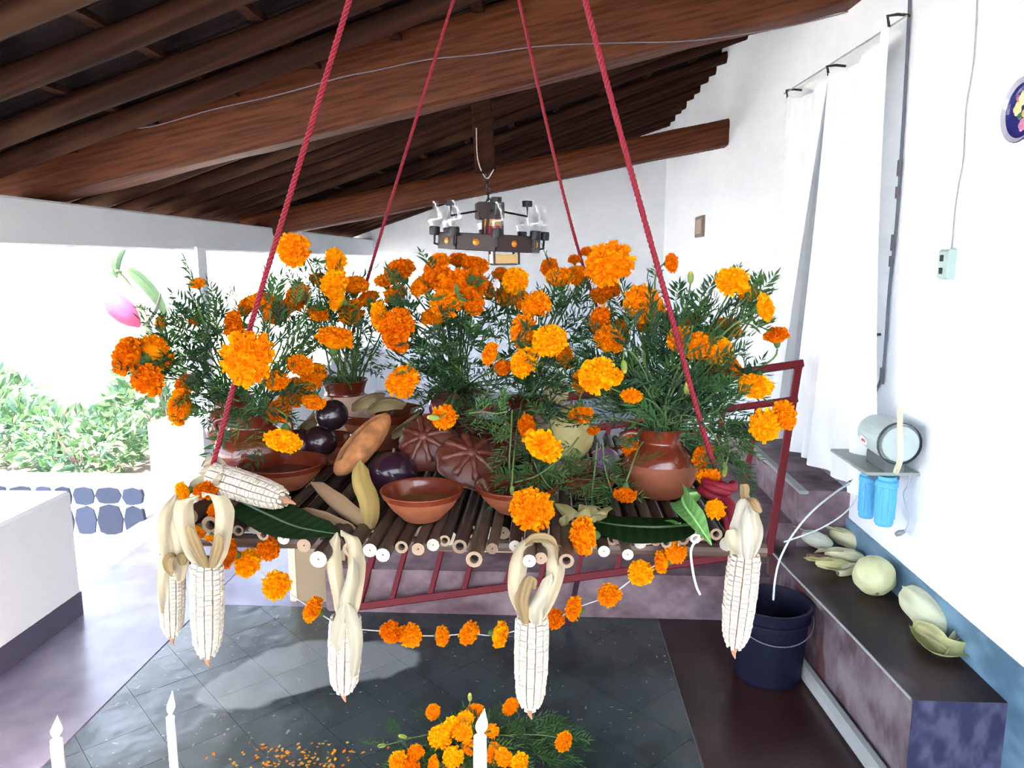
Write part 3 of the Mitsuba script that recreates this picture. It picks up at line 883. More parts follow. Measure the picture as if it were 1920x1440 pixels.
k = thing("dried_husk", "spray of dried tan corn husk leaves on the front edge, left of the middle bowl", "corn husk")
Yh = 1.17
base = at(692, 992, Y=1.12)
husk_leaf(k, [base, at(690, 940, Y=1.13), at(676, 895, Y=1.15), at(675, 862, Y=1.17)], 0.036, [1, 0.1, 0], (0.36, 0.26, 0.09))
husk_leaf(k, [base, at(650, 968, Y=1.14), at(610, 935, Y=1.18), at(582, 905, Y=1.22)], 0.040, [0.3, -0.3, 0.9], (0.30, 0.19, 0.11))
husk_leaf(k, [at(668, 1000, Y=1.12), at(625, 984, Y=1.13), at(585, 968, Y=1.16), at(556, 957, Y=1.19)], 0.026, [0.2, -0.4, 0.9], (0.32, 0.21, 0.12))
k = thing("dried_husk", "crumpled yellowish dried husks lying in the back bowl", "corn husk")
for a, b, c_ in (((660, 760), (690, 742), (722, 738)), ((690, 765), (725, 748), (762, 756)), ((735, 812), (762, 790), (786, 772)), ((560, 805), (578, 785), (590, 768))):
    husk_leaf(k, [at(*a, Y=1.47), at(*b, Y=1.46), at(*c_, Y=1.49)], 0.034, [0.2, -0.5, 0.85], (0.34, 0.26, 0.13), lift=0.5)
k = thing("dried_husk", "withered greenish husk bundle at the front edge, above the orange front marigold", "corn husk")
for a, b, c_ in (((1100, 985), (1115, 962), (1142, 950)), ((1085, 960), (1105, 950), (1128, 965)), ((1050, 1000), (1062, 975), (1040, 945))):
    husk_leaf(k, [at(*a, Y=1.14), at(*b, Y=1.13), at(*c_, Y=1.17)], 0.032, [0.4, -0.4, 0.8], (0.36, 0.32, 0.15), lift=0.5)

# banana leaves under the food
LG = (0.028, 0.062, 0.024)


def big_leaf(label, pts, w, side, col, fold=0.15):
    k = thing("banana_leaf", label, "leaf")
    c = spline(pts, 8)
    n = len(c)
    t = np.linspace(0, 1, n)
    ww = w * np.interp(t, [0, .1, .5, .8, 1], [.5, .85, 1, .75, .05])
    v, f = solid_strip(c, unit(side), ww, fold, 0.001, 9)
    rib = 0.85 + 0.3 * (np.arange(len(v)) // 9 % 2)
    part(k, "blade", MB().add((v, f), A(col) * rib[:, None]), "leaf", True)
    part(k, "midrib", tube(c + A([0, 0, 0.0012]), np.linspace(0.0035, 0.001, n), 6), "vc_semi", col=A(col) * 1.6)


big_leaf("dark green banana leaf under the left corn cob, hanging a little over the front edge", [at(440, 935, Z=MZ + .006), at(500, 965, Z=MZ + .006), at(560, 990, Z=MZ + .005), at(640, 1004, Z=MZ + .004)], 0.10, [0.4, 1, 0.05], LG, 0.03)
big_leaf("dark green banana leaf under the round right jar", [at(1300, 985, Z=MZ + .005), at(1230, 990, Z=MZ + .006), at(1150, 985, Z=MZ + .006), at(1080, 970, Z=MZ + .006)], 0.11, [0.1, 1, 0.02], (0.016, 0.040, 0.012), 0.03)
big_leaf("bright green folded leaf sticking up and drooping over the right front corner", [at(1318, 925, Y=1.16), at(1285, 930, Y=1.15), at(1282, 945, Y=1.12), at(1302, 975, Y=1.08), at(1334, 1022, Y=1.06)], 0.045, [0.5, 0.6, 0.5], (0.16, 0.34, 0.10), 0.3)
big_leaf("small bright green leaf tip on the front edge, left of the folded leaf", [at(1232, 1000, Y=1.16), at(1252, 990, Y=1.14), at(1276, 982, Y=1.12)], 0.022, [0, 0.7, 0.6], (0.12, 0.30, 0.07), 0.3)


# ================================================================== corn
def cob_mesh(L, r, rows=14, seed=0, taper=0.55):
    """kernels of a cob along +z from 0 to L: (core, kernels)"""
    rg = np.random.default_rng(seed)
    rad = lambda t: r * np.interp(t, [0, .06, .3, .6, .85, .97, 1], [.80, .95, 1, .97, .84, taper, .30])
    n = int(L / (r * 0.30))
    core = lathe(np.r_[[(0.0, 0.0)], [(rad(t) * 0.83, t * L) for t in np.linspace(0, 1, 14)], [(0.0, L * 1.01)]], rows)
    mb = MB()
    half = L / n * 0.47
    for i in range(rows):
        a0 = 2 * math.pi * i / rows + 0.01 * rg.standard_normal()
        for j in range(n):
            t = (j + 0.5 + 0.25 * (i % 2)) / n
            if t > 0.985:
                continue
            rr = rad(t)
            a = a0 + 0.008 * rg.standard_normal()
            w = math.pi / rows * 0.86
            h0, h1 = 0.80 * rr, rr * (1 + 0.012 * rg.standard_normal())
            z0, z1 = t * L - half, t * L + half
            v = []
            for (h, k_) in ((h0, 1.0), (h1 * 0.97, 0.95), (h1, 0.55)):
                for sa, sz in ((-1, -1), (1, -1), (1, 1), (-1, 1)):
                    v.append([h * math.cos(a + sa * w * k_), h * math.sin(a + sa * w * k_), t * L + sz * half * k_])
            f = []
            for l in (0, 4):
                for q in range(4):
                    f.append([l + q, l + (q + 1) % 4, l + 4 + (q + 1) % 4])
                    f.append([l + q, l + 4 + (q + 1) % 4, l + 4 + q])
            f += [[8, 9, 10], [8, 10, 11]]
            mb.add((A(v), A(f)), A([0.54, 0.49, 0.41]) * rg.uniform(0.86, 1.08) * A([1, rg.uniform(.97, 1.0), rg.uniform(.9, 1.0)]))
    return core, mb


COBS = {}


def corn(label, p_top, p_tip, r, seed, strands, tie=None, group=None, name="corn_cob"):
    """cob from its husk end p_top to its tip; strands: lists of points of husk leaves with widths"""
    k = thing(name, label, "corn")
    d = A(p_tip) - A(p_top)
    L = np.linalg.norm(d)
    core, kern = cob_mesh(L, r, 12, seed)
    rot = frame(d)
    part(k, "core", move(core, rot, p_top), "vc_matte", smooth=40, col=(0.24, 0.16, 0.10))
    v, f, c = kern.arr()
    part(k, "kernels", MB().add(move((v, f), rot, p_top), c), "vc_semi", kind="stuff", label="white kernels in rows")
    tipd = unit(d)
    part(k, "silk_tip", tube([A(p_tip) - tipd * 0.002, A(p_tip) + tipd * 0.010, A(p_tip) + tipd * 0.016 + A([.003, 0, -.002])], [r * .28, r * .13, r * .04], 7), "vc_matte", col=(0.36, 0.18, 0.10))
    for pts, w, sd, col in strands:
        husk_leaf(k, pts, w, sd, col)
    return k


HC, HT = (0.50, 0.42, 0.28), (0.34, 0.24, 0.12)
S, U = [1, 0, 0], [0.3, -0.3, 1]
Yc = 1.04
q = lambda x, y, Y=Yc: at(x, y, Y=Y)
rC = size(31, q(388, 1140))
# far left, turned away
corn("narrow white corn cob hanging at the far left, partly in its husk", q(322, 1035, 1.10), q(323, 1192, 1.10), rC * 0.84, 1,
     [([q(316, 1070, 1.07), q(306, 1000, 1.09), q(312, 955, 1.11), q(330, 925, 1.13)], 0.030, S, HC), ([q(334, 1090, 1.07), q(335, 1030, 1.08), q(330, 985, 1.09), q(338, 940, 1.12)], 0.030, S, HC), ([q(305, 1150, 1.08), q(303, 1090, 1.075), q(310, 1040, 1.08), q(318, 1000, 1.1)], 0.024, S, HC), ([q(340, 1060, 1.07), q(336, 1045, 1.07), q(318, 1050, 1.065), q(322, 1080, 1.07)], 0.02, S, HT)])
corn("plump white corn cob hanging at the left, its husk looped around a hollow cane end", q(388, 1050), q(389, 1230), rC, 2,
     [([q(375, 1062, 1.02), q(350, 1020), q(338, 975, 1.03), q(345, 940, 1.02), q(372, 928, 1.03)], 0.032, S, HC), ([q(400, 1062, 1.02), q(412, 1015), q(416, 965, 1.03), q(400, 930, 1.02), q(380, 922, 1.03)], 0.030, S, HC), ([q(385, 1065, 1.01), q(362, 1020, 1.02), q(352, 985, 1.02)], 0.020, S, HT), ([q(394, 1065, 1.01), q(404, 1030, 1.02), q(410, 1000, 1.02)], 0.018, S, HT)])
corn("white corn cob hanging left of the middle from two twisted husk strands", q(648, 1155), q(645, 1296), rC * 1.02, 3,
     [([q(640, 1165, 1.02), q(634, 1120, 1.03), q(625, 1070), q(624, 1025), q(632, 998, 1.05)], 0.024, S, HC), ([q(654, 1165, 1.02), q(662, 1115, 1.03), q(666, 1060), q(656, 1010), q(640, 994, 1.05)], 0.027, S, HC), ([q(648, 1168, 1.015), q(648, 1130, 1.02), q(658, 1090, 1.02), q(662, 1045, 1.03)], 0.022, S, (0.46, 0.40, 0.28)), ([q(640, 1250, 1.02), q(633, 1200, 1.012), q(640, 1160, 1.015), q(646, 1130, 1.02)], 0.026, S, (0.47, 0.42, 0.31)), ([q(660, 1270, 1.02), q(664, 1210, 1.012), q(658, 1165, 1.015), q(652, 1130, 1.02)], 0.024, S, (0.47, 0.42, 0.31))])
corn("white corn cob hanging in the middle from an open loop of dry husk", q(998, 1152), q(994, 1328), rC * 1.05, 4,
     [([q(985, 1165, 1.02), q(968, 1115, 1.02), q(972, 1060, 1.03), q(985, 1020, 1.04), q(1005, 1000, 1.05)], 0.027, S, HC), ([q(1012, 1165, 1.02), q(1032, 1115, 1.02), q(1042, 1065, 1.03), q(1030, 1020, 1.04), q(1010, 998, 1.05)], 0.027, S, HC), ([q(985, 1170, 1.01), q(978, 1125, 1.01), q(992, 1080, 1.03), q(1002, 1105, 1.03)], 0.022, S, HT), ([q(1005, 1172, 1.005), q(1004, 1140, 1.01), q(1022, 1110, 1.02), q(1034, 1075, 1.02)], 0.026, S, (0.50, 0.44, 0.32)), ([q(986, 1020, 1.03), q(1006, 1008, 1.02), q(1036, 1016, 1.02), q(1046, 1060, 1.03)], 0.014, [0, .3, 1], HT)])
corn("white corn cob hanging in front of the dark bucket, husk tied at the top", q(1397, 1036, 1.06), q(1377, 1214, 1.06), rC * 0.98, 5,
     [([q(1397, 1048, 1.035), q(1392, 1005, 1.04), q(1398, 965, 1.05), q(1400, 925, 1.06)], 0.034, S, (0.52, 0.48, 0.38)), ([q(1408, 1045, 1.035), q(1416, 1005, 1.04), q(1410, 968, 1.05), q(1402, 930, 1.06)], 0.030, S, (0.50, 0.45, 0.34)), ([q(1385, 1040, 1.035), q(1378, 1012, 1.04), q(1376, 992, 1.04)], 0.026, S, (0.46, 0.40, 0.28)), ([q(1400, 935, 1.05), q(1412, 945, 1.04), q(1425, 962, 1.04)], 0.016, S, HT), ([q(1403, 1050, 1.03), q(1405, 1000, 1.035), q(1400, 950, 1.05)], 0.02, S, (0.54, 0.50, 0.40)), ([q(1396, 935, 1.05), q(1398, 915, 1.06), q(1394, 908, 1.06)], 0.014, S, HT)])
corn("white corn cob lying on the left front corner of the tray", at(400, 893, Y=1.18), at(536, 938, Y=1.13), rC * 1.02, 6,
     [([at(412, 893, Y=1.15), at(392, 885, Y=1.18), at(372, 887, Y=1.2)], 0.032, U, (0.50, 0.42, 0.30)), ([at(410, 905, Y=1.14), at(380, 912, Y=1.16), at(350, 925, Y=1.15)], 0.036, U, HC), ([at(420, 888, Y=1.17), at(398, 872, Y=1.2), at(380, 874, Y=1.2)], 0.03, U, HC)])

# ================================================================== marigolds
TONE = {"y": (0.90, 0.36, 0.003), "o": (0.82, 0.25, 0.003), "d": (0.70, 0.155, 0.002)}


def bloom_mesh(seed, npet):
    """a pompon of ruffled petals about +z, radius 1"""
    rg = np.random.default_rng(seed)
    V, F_, C = [], [], []
    g = math.pi * (3 - math.sqrt(5))
    base = np.linspace(-1, 1, 3)
    lump = rg.standard_normal(3) * 3
    for i in range(npet):
        ct = 1 - 1.42 * (i + 0.5) / npet
        st = math.sqrt(max(1 - ct * ct, 0))
        ph = i * g + 0.25 * rg.standard_normal()
        d = unit([st * math.cos(ph), st * math.sin(ph), ct + 0.1])
        rim = 1 - 0.12 * meshkit.noise(d * 1.6 + lump, seed)
        Rr = (0.80 + 0.26 * st) * rim * (1 + 0.07 * rg.standard_normal())
        t = unit(np.cross(d, rg.standard_normal(3)))
        nn = np.cross(d, t)
        out = 0.30 + 0.10 * st
        w0 = rg.uniform(0.095, 0.15)
        ph0 = rg.uniform(0, 6)
        rows = []
        for u, ww, cu in ((0.55, 0.5, 0.0), (0.86, 1.05, 0.06), (1.0, 1.0, 0.20)):
            wave = 0.055 * np.sin(base * 3.2 + ph0) * u
            rows.append(d * (Rr * u) * A([1, 1, 0.84]) + t * (base * w0 * ww)[:, None] + nn * (wave + cu * out)[:, None])
        v = np.vstack(rows)
        k = i * 9
        for a in range(2):
            for b in range(2):
                q0 = k + a * 3 + b
                F_ += [[q0, q0 + 1, q0 + 4], [q0, q0 + 4, q0 + 3]]
        V.append(v)
        c = rg.uniform(0.86, 1.12)
        C.append(np.tile([c, c * rg.uniform(0.82, 1.2), 1.0], (9, 1)))
    co = trimesh.creation.icosphere(subdivisions=2)
    cv = A(co.vertices) * A([0.78, 0.78, 0.60]) + A([0, 0, -0.02])
    F_ += (A(co.faces) + len(V) * 9).tolist()
    V.append(cv)
    C.append(np.ones((len(cv), 3)))
    return np.vstack(V), A(F_), np.vstack(C)


BM = [bloom_mesh(40 + i, n) for i, n in enumerate((250, 280, 230, 300))]
BLOOM = {(t, i): mikit.ply((v, f), "petal", False, color=np.clip(c * A(col), 0, 0.97)) for t, col in TONE.items() for i, (v, f, c) in enumerate(BM)}
cal = lathe(sm([(0.0, -0.98), (0.12, -0.97), (0.24, -0.80), (0.34, -0.50), (0.46, -0.22)], 3), 12)
CALYX = mikit.ply(cal, "leaf", True, color=np.broadcast_to(A([0.10, 0.18, 0.06]), (len(cal[0]), 3)))
bud = lathe(sm([(0.0, -1.0), (0.3, -0.9), (0.5, -0.2), (0.42, 0.5), (0.2, 0.95), (0.0, 1.0)], 3), 12)
BUD = mikit.ply(bud, "leaf", True, color=np.clip(A([0.30, 0.38, 0.10]) + A([0.35, 0.1, 0]) * (bud[0][:, 2:] > 0.6), 0, 1))


def leaflet(L, w, rg):
    """five-point folded blade along +x"""
    d = rg.uniform(-0.12, 0.12) * L
    return A([[0, 0, 0], [0.42 * L, w / 2, 0.10 * w + d * .3], [0.45 * L, 0, -0.25 * w + d * .3], [0.42 * L, -w / 2, 0.10 * w + d * .3], [L, 0, d]]), A([[0, 2, 1], [0, 3, 2], [1, 2, 4], [2, 3, 4]])


def pinnate(seed):
    """a marigold leaf along +x, length 1: narrow leaflets in pairs on a thin stalk"""
    rg = np.random.default_rng(seed)
    mb = MB()
    sag = rg.uniform(0.08, 0.35)
    z = lambda x: -sag * x * x
    mb.add((A([[0, -.008, 0], [0, .008, 0], [.5, .007, z(.5)], [.5, -.007, z(.5)], [1, 0, z(1)]]), A([[0, 2, 1], [0, 3, 2], [3, 4, 2]])))
    for i, x in enumerate(np.linspace(0.16, 0.95, 7)):
        L = 0.46 * math.sin(math.pi * (0.22 + 0.66 * x)) * rg.uniform(0.8, 1.15)
        for s in (-1, 1):
            a = s * rg.uniform(0.55, 0.95)
            v, f = leaflet(L, L * rg.uniform(0.17, 0.24), rg)
            el = rg.uniform(-0.15, 0.45)
            ca, sa, ce, se = math.cos(a), math.sin(a), math.cos(el), math.sin(el)
            rot = A([[ca, -sa, 0], [sa, ca, 0], [0, 0, 1]]) @ A([[ce, 0, -se], [0, 1, 0], [se, 0, ce]])
            mb.add((v @ rot.T + A([x, 0, z(x)]), f))
    v, f = leaflet(0.34, 0.07, rg)
    mb.add((v + A([0.96, 0, z(.96)]), f))
    v, f, _ = mb.arr()
    return v, f


PIN = [pinnate(60 + i) for i in range(6)]
LEAFC = [(0.036, 0.092, 0.032), (0.048, 0.112, 0.036), (0.068, 0.14, 0.044), (0.032, 0.076, 0.036), (0.056, 0.104, 0.056)]


def add_leaf(mb, p, d, L, rg, cols=LEAFC):
    v, f = PIN[rg.integers(6)]
    d = unit(d)
    up_ = unit(rg.standard_normal(3) * 0.5 + A([0, -0.3, 1]))
    s = unit(np.cross(up_, d))
    rot = np.stack([d, s, np.cross(d, s)], 1)
    mb.add((v * L @ rot.T + p, f), A(cols[rg.integers(len(cols))]) * rg.uniform(0.75, 1.3))


FACE = {"c": (-0.15, -0.85, 0.45), "u": (0, -0.35, 0.9), "l": (-0.8, -0.5, 0.3), "r": (0.8, -0.45, 0.3), "d": (0, -0.6, -0.75), "b": (0.1, 0.75, 0.55), "U": (0.05, 0.1, 1.0), "D": (0.1, -0.25, -0.95)}
rgM = np.random.default_rng(5)


def marigold(px, py, rp, Y, tone, face, jar_, label, leaves=5, name="marigold", group=None, stem=True, sq=1.0, lenleaf=0.07):
    k = thing(name, label, "flower", group)
    c = at(px, py, Y=Y)
    r = size(rp, c) * 1.09
    f = unit(A(FACE[face]) + 0.22 * rgM.standard_normal(3))
    rot = frame(f, rgM.standard_normal(3))
    sc = mat4(rot, c)
    sc[:3, :3] = sc[:3, :3] @ np.diag([r, r * sq, r * 0.92])
    part(k, "bloom", BLOOM[tone, int(rgM.integers(4))], None, tw=sc)
    back = c - f * r * 0.95
    part(k, "calyx", CALYX, None, tw=sc)
    if stem and jar_:
        m, nk = JARS[jar_]
        a = rgM.uniform(0, 6.28)
        rr = nk * 0.7 * math.sqrt(rgM.random())
        root = m + A([rr * math.cos(a), rr * math.sin(a), -0.05])
        hgt = abs(back[2] - root[2])
        p = bez(root, root + A([0, 0, 0.06 + 0.35 * hgt]) + 0.02 * rgM.standard_normal(3), back - f * 0.05 + A([0, 0, -0.015]) + 0.012 * rgM.standard_normal(3), back, 16)
        part(k, "stem", tube(p, np.linspace(0.0022, 0.0016, 16), 5), "leaf", True, col=(0.14, 0.22, 0.08))
        mb = MB()
        for _ in range(leaves):
            t = rgM.uniform(0.35, 0.86)
            i = int(t * 15)
            dd = unit(rgM.standard_normal(3) * A([1, 1, 0.6]) + A([0, 0, 0.15]))
            add_leaf(mb, p[i], dd, lenleaf * rgM.uniform(0.7, 1.25), rgM)
        if leaves:
            part(k, "leaves", mb, "leaf", kind="stuff")
    return k, c, back


M_ = [  # x, y, radius, depth, tone, facing, jar, label
    (466, 671, 47, 1.12, "o", "c", "left", "largest marigold, a golden ball at the left in front of the front left rope"),
    (551, 469, 29, 1.50, "o", "c", "pale", "orange marigold standing highest at the left, right of the front left rope"),
    (628, 488, 20, 1.60, "y", "r", "pale", "small golden marigold standing alone above the yellow ones, half turned away"),
    (627, 532, 25, 1.55, "y", "c", "pale", "bright yellow marigold left of the rear left rope"),
    (634, 562, 20, 1.52, "y", "l", "pale", "bright yellow marigold right under another yellow one"),
    (598, 524, 17, 1.70, "d", "u", "pale", "pale orange marigold behind the bright yellow pair"),
    (664, 536, 24, 1.62, "o", "u", "pale", "orange marigold touching the foot of the rear left rope"),
    (690, 562, 20, 1.66, "o", "u", "pale", "orange marigold right of the rear left rope"),
    (560, 556, 24, 1.55, "d", "l", "hidden", "dull orange marigold under the highest left one"),
    (522, 585, 26, 1.48, "d", "c", "hidden", "red-orange marigold just right of the front left rope"),
    (492, 566, 24, 1.52, "o", "u", "hidden", "orange marigold just left of the front left rope"),
    (462, 576, 18, 1.60, "o", "l", "hidden", "small orange marigold on the upper left slope of the flowers"),
    (440, 610, 24, 1.45, "d", "l", "hidden", "two-toned marigold above the largest one, left of the rope"),
    (596, 590, 19, 1.55, "o", "u", "pale", "orange marigold among leaves below the yellow pair"),
    (658, 585, 22, 1.58, "o", "c", "pale", "orange marigold below the rear left rope"),
    (629, 636, 32, 1.42, "o", "U", "pale", "orange marigold seen from the side above the pale jar"),
    (517, 712, 25, 1.30, "o", "d", "left", "small orange marigold drooping below and right of the largest one"),
    (563, 682, 26, 1.38, "o", "d", "left", "orange marigold drooping left of the pale jar"),
    (588, 706, 24, 1.46, "o", "c", "left", "shaded orange marigold behind the drooping one by the pale jar"),
    (553, 736, 26, 1.48, "o", "c", "left", "orange marigold in the shade above the left bowl"),
    (532, 824, 31, 1.20, "y", "d", "left", "golden marigold hanging low over the left clay bowl"),
    (588, 752, 20, 1.36, "o", "D", "left", "small orange marigold hanging over the black fruit"),
    (524, 770, 21, 1.36, "d", "c", "left", "deep orange marigold above the golden one that hangs over the bowl"),
    (340, 764, 31, 1.36, "o", "l", "hidden", "orange marigold drooping at the far left, above the white low wall"),
    (240, 668, 34, 1.32, "d", "l", "hidden", "leftmost marigold, washed out by the bright garden"),
    (288, 662, 32, 1.36, "o", "b", "hidden", "red-orange marigold facing away, second from the left edge of the bunch"),
    (278, 710, 33, 1.33, "d", "d", "hidden", "red-orange marigold drooping below the leftmost ones"),
    (302, 606, 14, 1.45, "o", "l", "hidden", "small pale orange marigold above the leftmost ones"),
    (368, 600, 14, 1.55, "o", "u", "hidden", "small marigold in front of the slim white post"),
    (370, 532, 13, 1.60, "o", "u", "hidden", "small marigold bud-like bloom high in front of the slim white post"),
    (350, 720, 20, 1.42, "d", "c", "hidden", "small orange marigold in the leaves over the far left drooping one"),
    (713, 591, 25, 1.45, "y", "l", "middle", "golden marigold touching the tall deep orange one"),
    (745, 612, 32, 1.40, "d", "c", "middle", "large deep orange marigold left of the dense green bunch"),
    (744, 642, 22, 1.40, "d", "d", "middle", "deep orange marigold just under the large deep orange one"),
    (756, 716, 29, 1.34, "o", "c", "middle", "round orange marigold by itself above the breads"),
    (749, 510, 27, 1.55, "d", "c", "middle", "red-orange marigold left of the cluster under the hanging lamp"),
    (723, 527, 18, 1.60, "o", "u", "middle", "orange marigold behind the red-orange one, left of the lamp cluster"),
    (742, 553, 20, 1.58, "o", "u", "middle", "orange marigold in the shade left of the lamp cluster"),
    (791, 537, 21, 1.50, "o", "c", "middle", "orange marigold at the left edge of the cluster under the hanging lamp"),
    (818, 512, 27, 1.50, "d", "l", "middle", "red-orange marigold at the upper left of the lamp cluster"),
    (824, 487, 17, 1.54, "o", "u", "middle", "orange marigold at the top left of the lamp cluster"),
    (858, 488, 18, 1.58, "d", "u", "middle", "orange marigold right below the ring of the hanging lamp"),
    (890, 499, 23, 1.54, "d", "u", "middle", "deep orange marigold at the top right of the lamp cluster"),
    (855, 538, 33, 1.46, "d", "c", "middle", "big deep orange marigold in the centre of the lamp cluster"),
    (836, 568, 27, 1.44, "o", "c", "middle", "orange marigold at the lower left of the lamp cluster"),
    (885, 566, 24, 1.46, "d", "d", "middle", "pointed deep orange marigold at the bottom of the lamp cluster"),
    (891, 530, 24, 1.50, "d", "r", "middle", "deep orange marigold at the right of the lamp cluster"),
    (912, 542, 17, 1.58, "o", "r", "middle", "orange marigold at the shaded right edge of the lamp cluster"),
    (817, 594, 25, 1.48, "o", "U", "middle", "orange marigold in the shade over the dense green bunch"),
    (941, 515, 16, 1.62, "d", "u", "copper", "small red-orange marigold right of the lamp cluster"),
    (966, 527, 23, 1.56, "y", "c", "copper", "golden orange marigold right of the lamp cluster"),
    (952, 556, 22, 1.60, "o", "c", "copper", "orange marigold under the golden orange one by the lamp cluster"),
    (976, 562, 18, 1.60, "o", "r", "copper", "small orange marigold touching the orange one by the lamp cluster"),
    (832, 781, 26, 1.30, "o", "d", "middle", "orange marigold lying on the round sweet bread beside a green bud"),
    (1030, 501, 16, 1.62, "d", "u", "copper", "small deep orange marigold left of the rear right rope"),
    (1005, 572, 26, 1.42, "o", "c", "copper", "orange marigold in the middle, left of the rear right rope's foot"),
    (1050, 522, 25, 1.50, "o", "u", "copper", "orange marigold directly left of the rear right rope"),
    (1082, 518, 22, 1.54, "o", "u", "copper", "orange marigold at the foot of the rear right rope"),
    (1077, 487, 11, 1.66, "d", "u", "copper", "tiny orange marigold left of the rear right rope, high up"),
    (1099, 472, 10, 1.70, "d", "u", "copper", "tiny orange marigold right of the rear right rope, high up"),
    (1142, 496, 41, 1.42, "o", "c", "right", "large round orange marigold standing high between the right ropes"),
    (1142, 545, 20, 1.50, "d", "u", "right", "orange marigold just under the large high one"),
    (1122, 556, 16, 1.54, "o", "u", "right", "shaded orange marigold lower left of the large high one"),
    (984, 622, 30, 1.38, "o", "l", "copper", "orange marigold in the middle with a golden left side"),
    (1030, 640, 30, 1.32, "y", "c", "copper", "bright golden marigold in the middle of the right half"),
    (984, 680, 27, 1.32, "y", "l", "copper", "yellow marigold below the two golden middle ones"),
    (1056, 668, 22, 1.40, "o", "r", "copper", "orange marigold behind the bright golden middle one"),
    (920, 664, 20, 1.34, "o", "l", "copper", "orange marigold at the right edge of the dense green bunch"),
    (942, 688, 18, 1.36, "d", "d", "copper", "orange marigold lower right of the one beside the green bunch"),
    (1126, 600, 23, 1.40, "d", "l", "right", "deep orange marigold left of the front right rope, middle height"),
    (1143, 636, 26, 1.36, "o", "c", "right", "orange marigold below the deep orange one, left of the front right rope"),
    (1165, 618, 18, 1.44, "o", "r", "right", "small shaded marigold right of the orange one"),
    (1206, 570, 34, 1.38, "o", "c", "right", "big orange marigold touching the left side of the front right rope"),
    (1213, 608, 17, 1.40, "d", "D", "right", "red-orange marigold hanging under the big one by the front right rope"),
    (1120, 704, 33, 1.22, "y", "l", "right", "large golden marigold above the pale gourd"),
    (1092, 712, 21, 1.30, "o", "l", "right", "orange marigold half hidden behind the large golden one"),
    (1155, 706, 15, 1.24, "y", "r", "right", "petals of a golden marigold pointing right beside the green bud"),
    (1185, 741, 19, 1.24, "o", "d", "right", "small orange marigold above the round right jar"),
    (1089, 776, 24, 1.28, "o", "d", "right", "orange marigold in front of the pale gourd"),
    (1112, 806, 13, 1.30, "d", "d", "right", "small red-orange marigold below the one on the pale gourd"),
    (1180, 835, 18, 1.29, "d", "l", "right", "orange-red marigold against the neck of the round right jar"),
    (990, 800, 22, 1.24, "d", "l", "copper", "orange marigold at the upper left of the golden low one"),
    (1020, 833, 36, 1.18, "y", "d", "copper", "wide golden marigold hanging low over the bowls"),
    (1172, 926, 22, 1.18, "d", "d", "right", "withered orange marigold leaning on the round right jar"),
    (1258, 493, 16, 1.40, "d", "r", "right", "small dull orange marigold alone, right of the front right rope"),
    (1372, 528, 27, 1.34, "y", "c", "right", "golden marigold standing high at the right"),
    (1402, 548, 16, 1.38, "o", "b", "right", "small orange marigold turned away between the two golden right ones"),
    (1433, 578, 23, 1.30, "y", "r", "right", "golden marigold at the right in front of the curtain"),
    (1456, 630, 23, 1.30, "d", "U", "right", "red-orange marigold seen from the side at the far right"),
    (1292, 606, 22, 1.44, "o", "u", "right", "orange marigold in the shade right of the front right rope"),
    (1362, 618, 24, 1.42, "o", "b", "right", "orange marigold facing away below the high golden right one"),
    (1275, 636, 23, 1.32, "o", "l", "right", "orange marigold, first from the left in the row at the right"),
    (1307, 650, 26, 1.30, "o", "c", "right", "orange marigold, second from the left in the row at the right"),
    (1345, 658, 25, 1.30, "y", "c", "right", "golden marigold, third from the left in the row at the right"),
    (1330, 640, 20, 1.34, "d", "u", "right", "red-orange marigold behind the row of three at the right"),
    (1372, 690, 22, 1.34, "o", "r", "right", "orange marigold below the right end of the row of three"),
    (1344, 698, 22, 1.34, "o", "d", "right", "orange marigold below the middle of the row of three"),
    (1416, 722, 30, 1.24, "y", "d", "right", "wide golden marigold in front of the red railing"),
    (1434, 798, 28, 1.20, "y", "l", "right", "yellow marigold at the right end, low beside the curtain"),
    (1470, 779, 25, 1.22, "o", "r", "right", "orange marigold touching the low yellow one beside the curtain"),
    (1322, 858, 23, 1.22, "d", "l", "right", "red-orange marigold between the round right jar and the rope"),
    (1328, 892, 22, 1.18, "o", "d", "right", "orange marigold just above the big red knot"),
]
for x, y, rp, Y, tone, face, j, lab in M_:
    marigold(x, y, rp, Y, tone, face, j, lab, leaves=3 if Y > 1.25 else 2, lenleaf=0.05, sq=0.85 if face in "Ud" else 1.0)
# loose blooms resting on the tray and its edge
for x, y, rp, Y, tone, face, lab in [
        (996, 955, 37, 1.06, "o", "c", "large orange marigold resting on the front edge, in front of a clay bowl"),
        (1096, 1004, 32, 1.05, "o", "l", "orange marigold resting on the front edge, right of the middle corn husk"),
        (1341, 955, 17, 1.10, "y", "c", "small yellow marigold under the big red knot"),
        (344, 922, 18, 1.14, "y", "l", "golden marigold over the looped husk at the left corner"),
        (388, 920, 22, 1.15, "d", "u", "red-orange marigold behind the looped husk at the left corner"),
        (404, 958, 15, 1.12, "d", "c", "red-orange marigold inside the looped husk, right of the hollow cane"),
        (368, 995, 16, 1.08, "o", "d", "orange marigold under the hollow cane ends at the left corner"),
        (396, 1008, 10, 1.07, "y", "d", "small yellow marigold low inside the looped husk")]:
    marigold(x, y, rp, Y, tone, face, None, lab, stem=False)
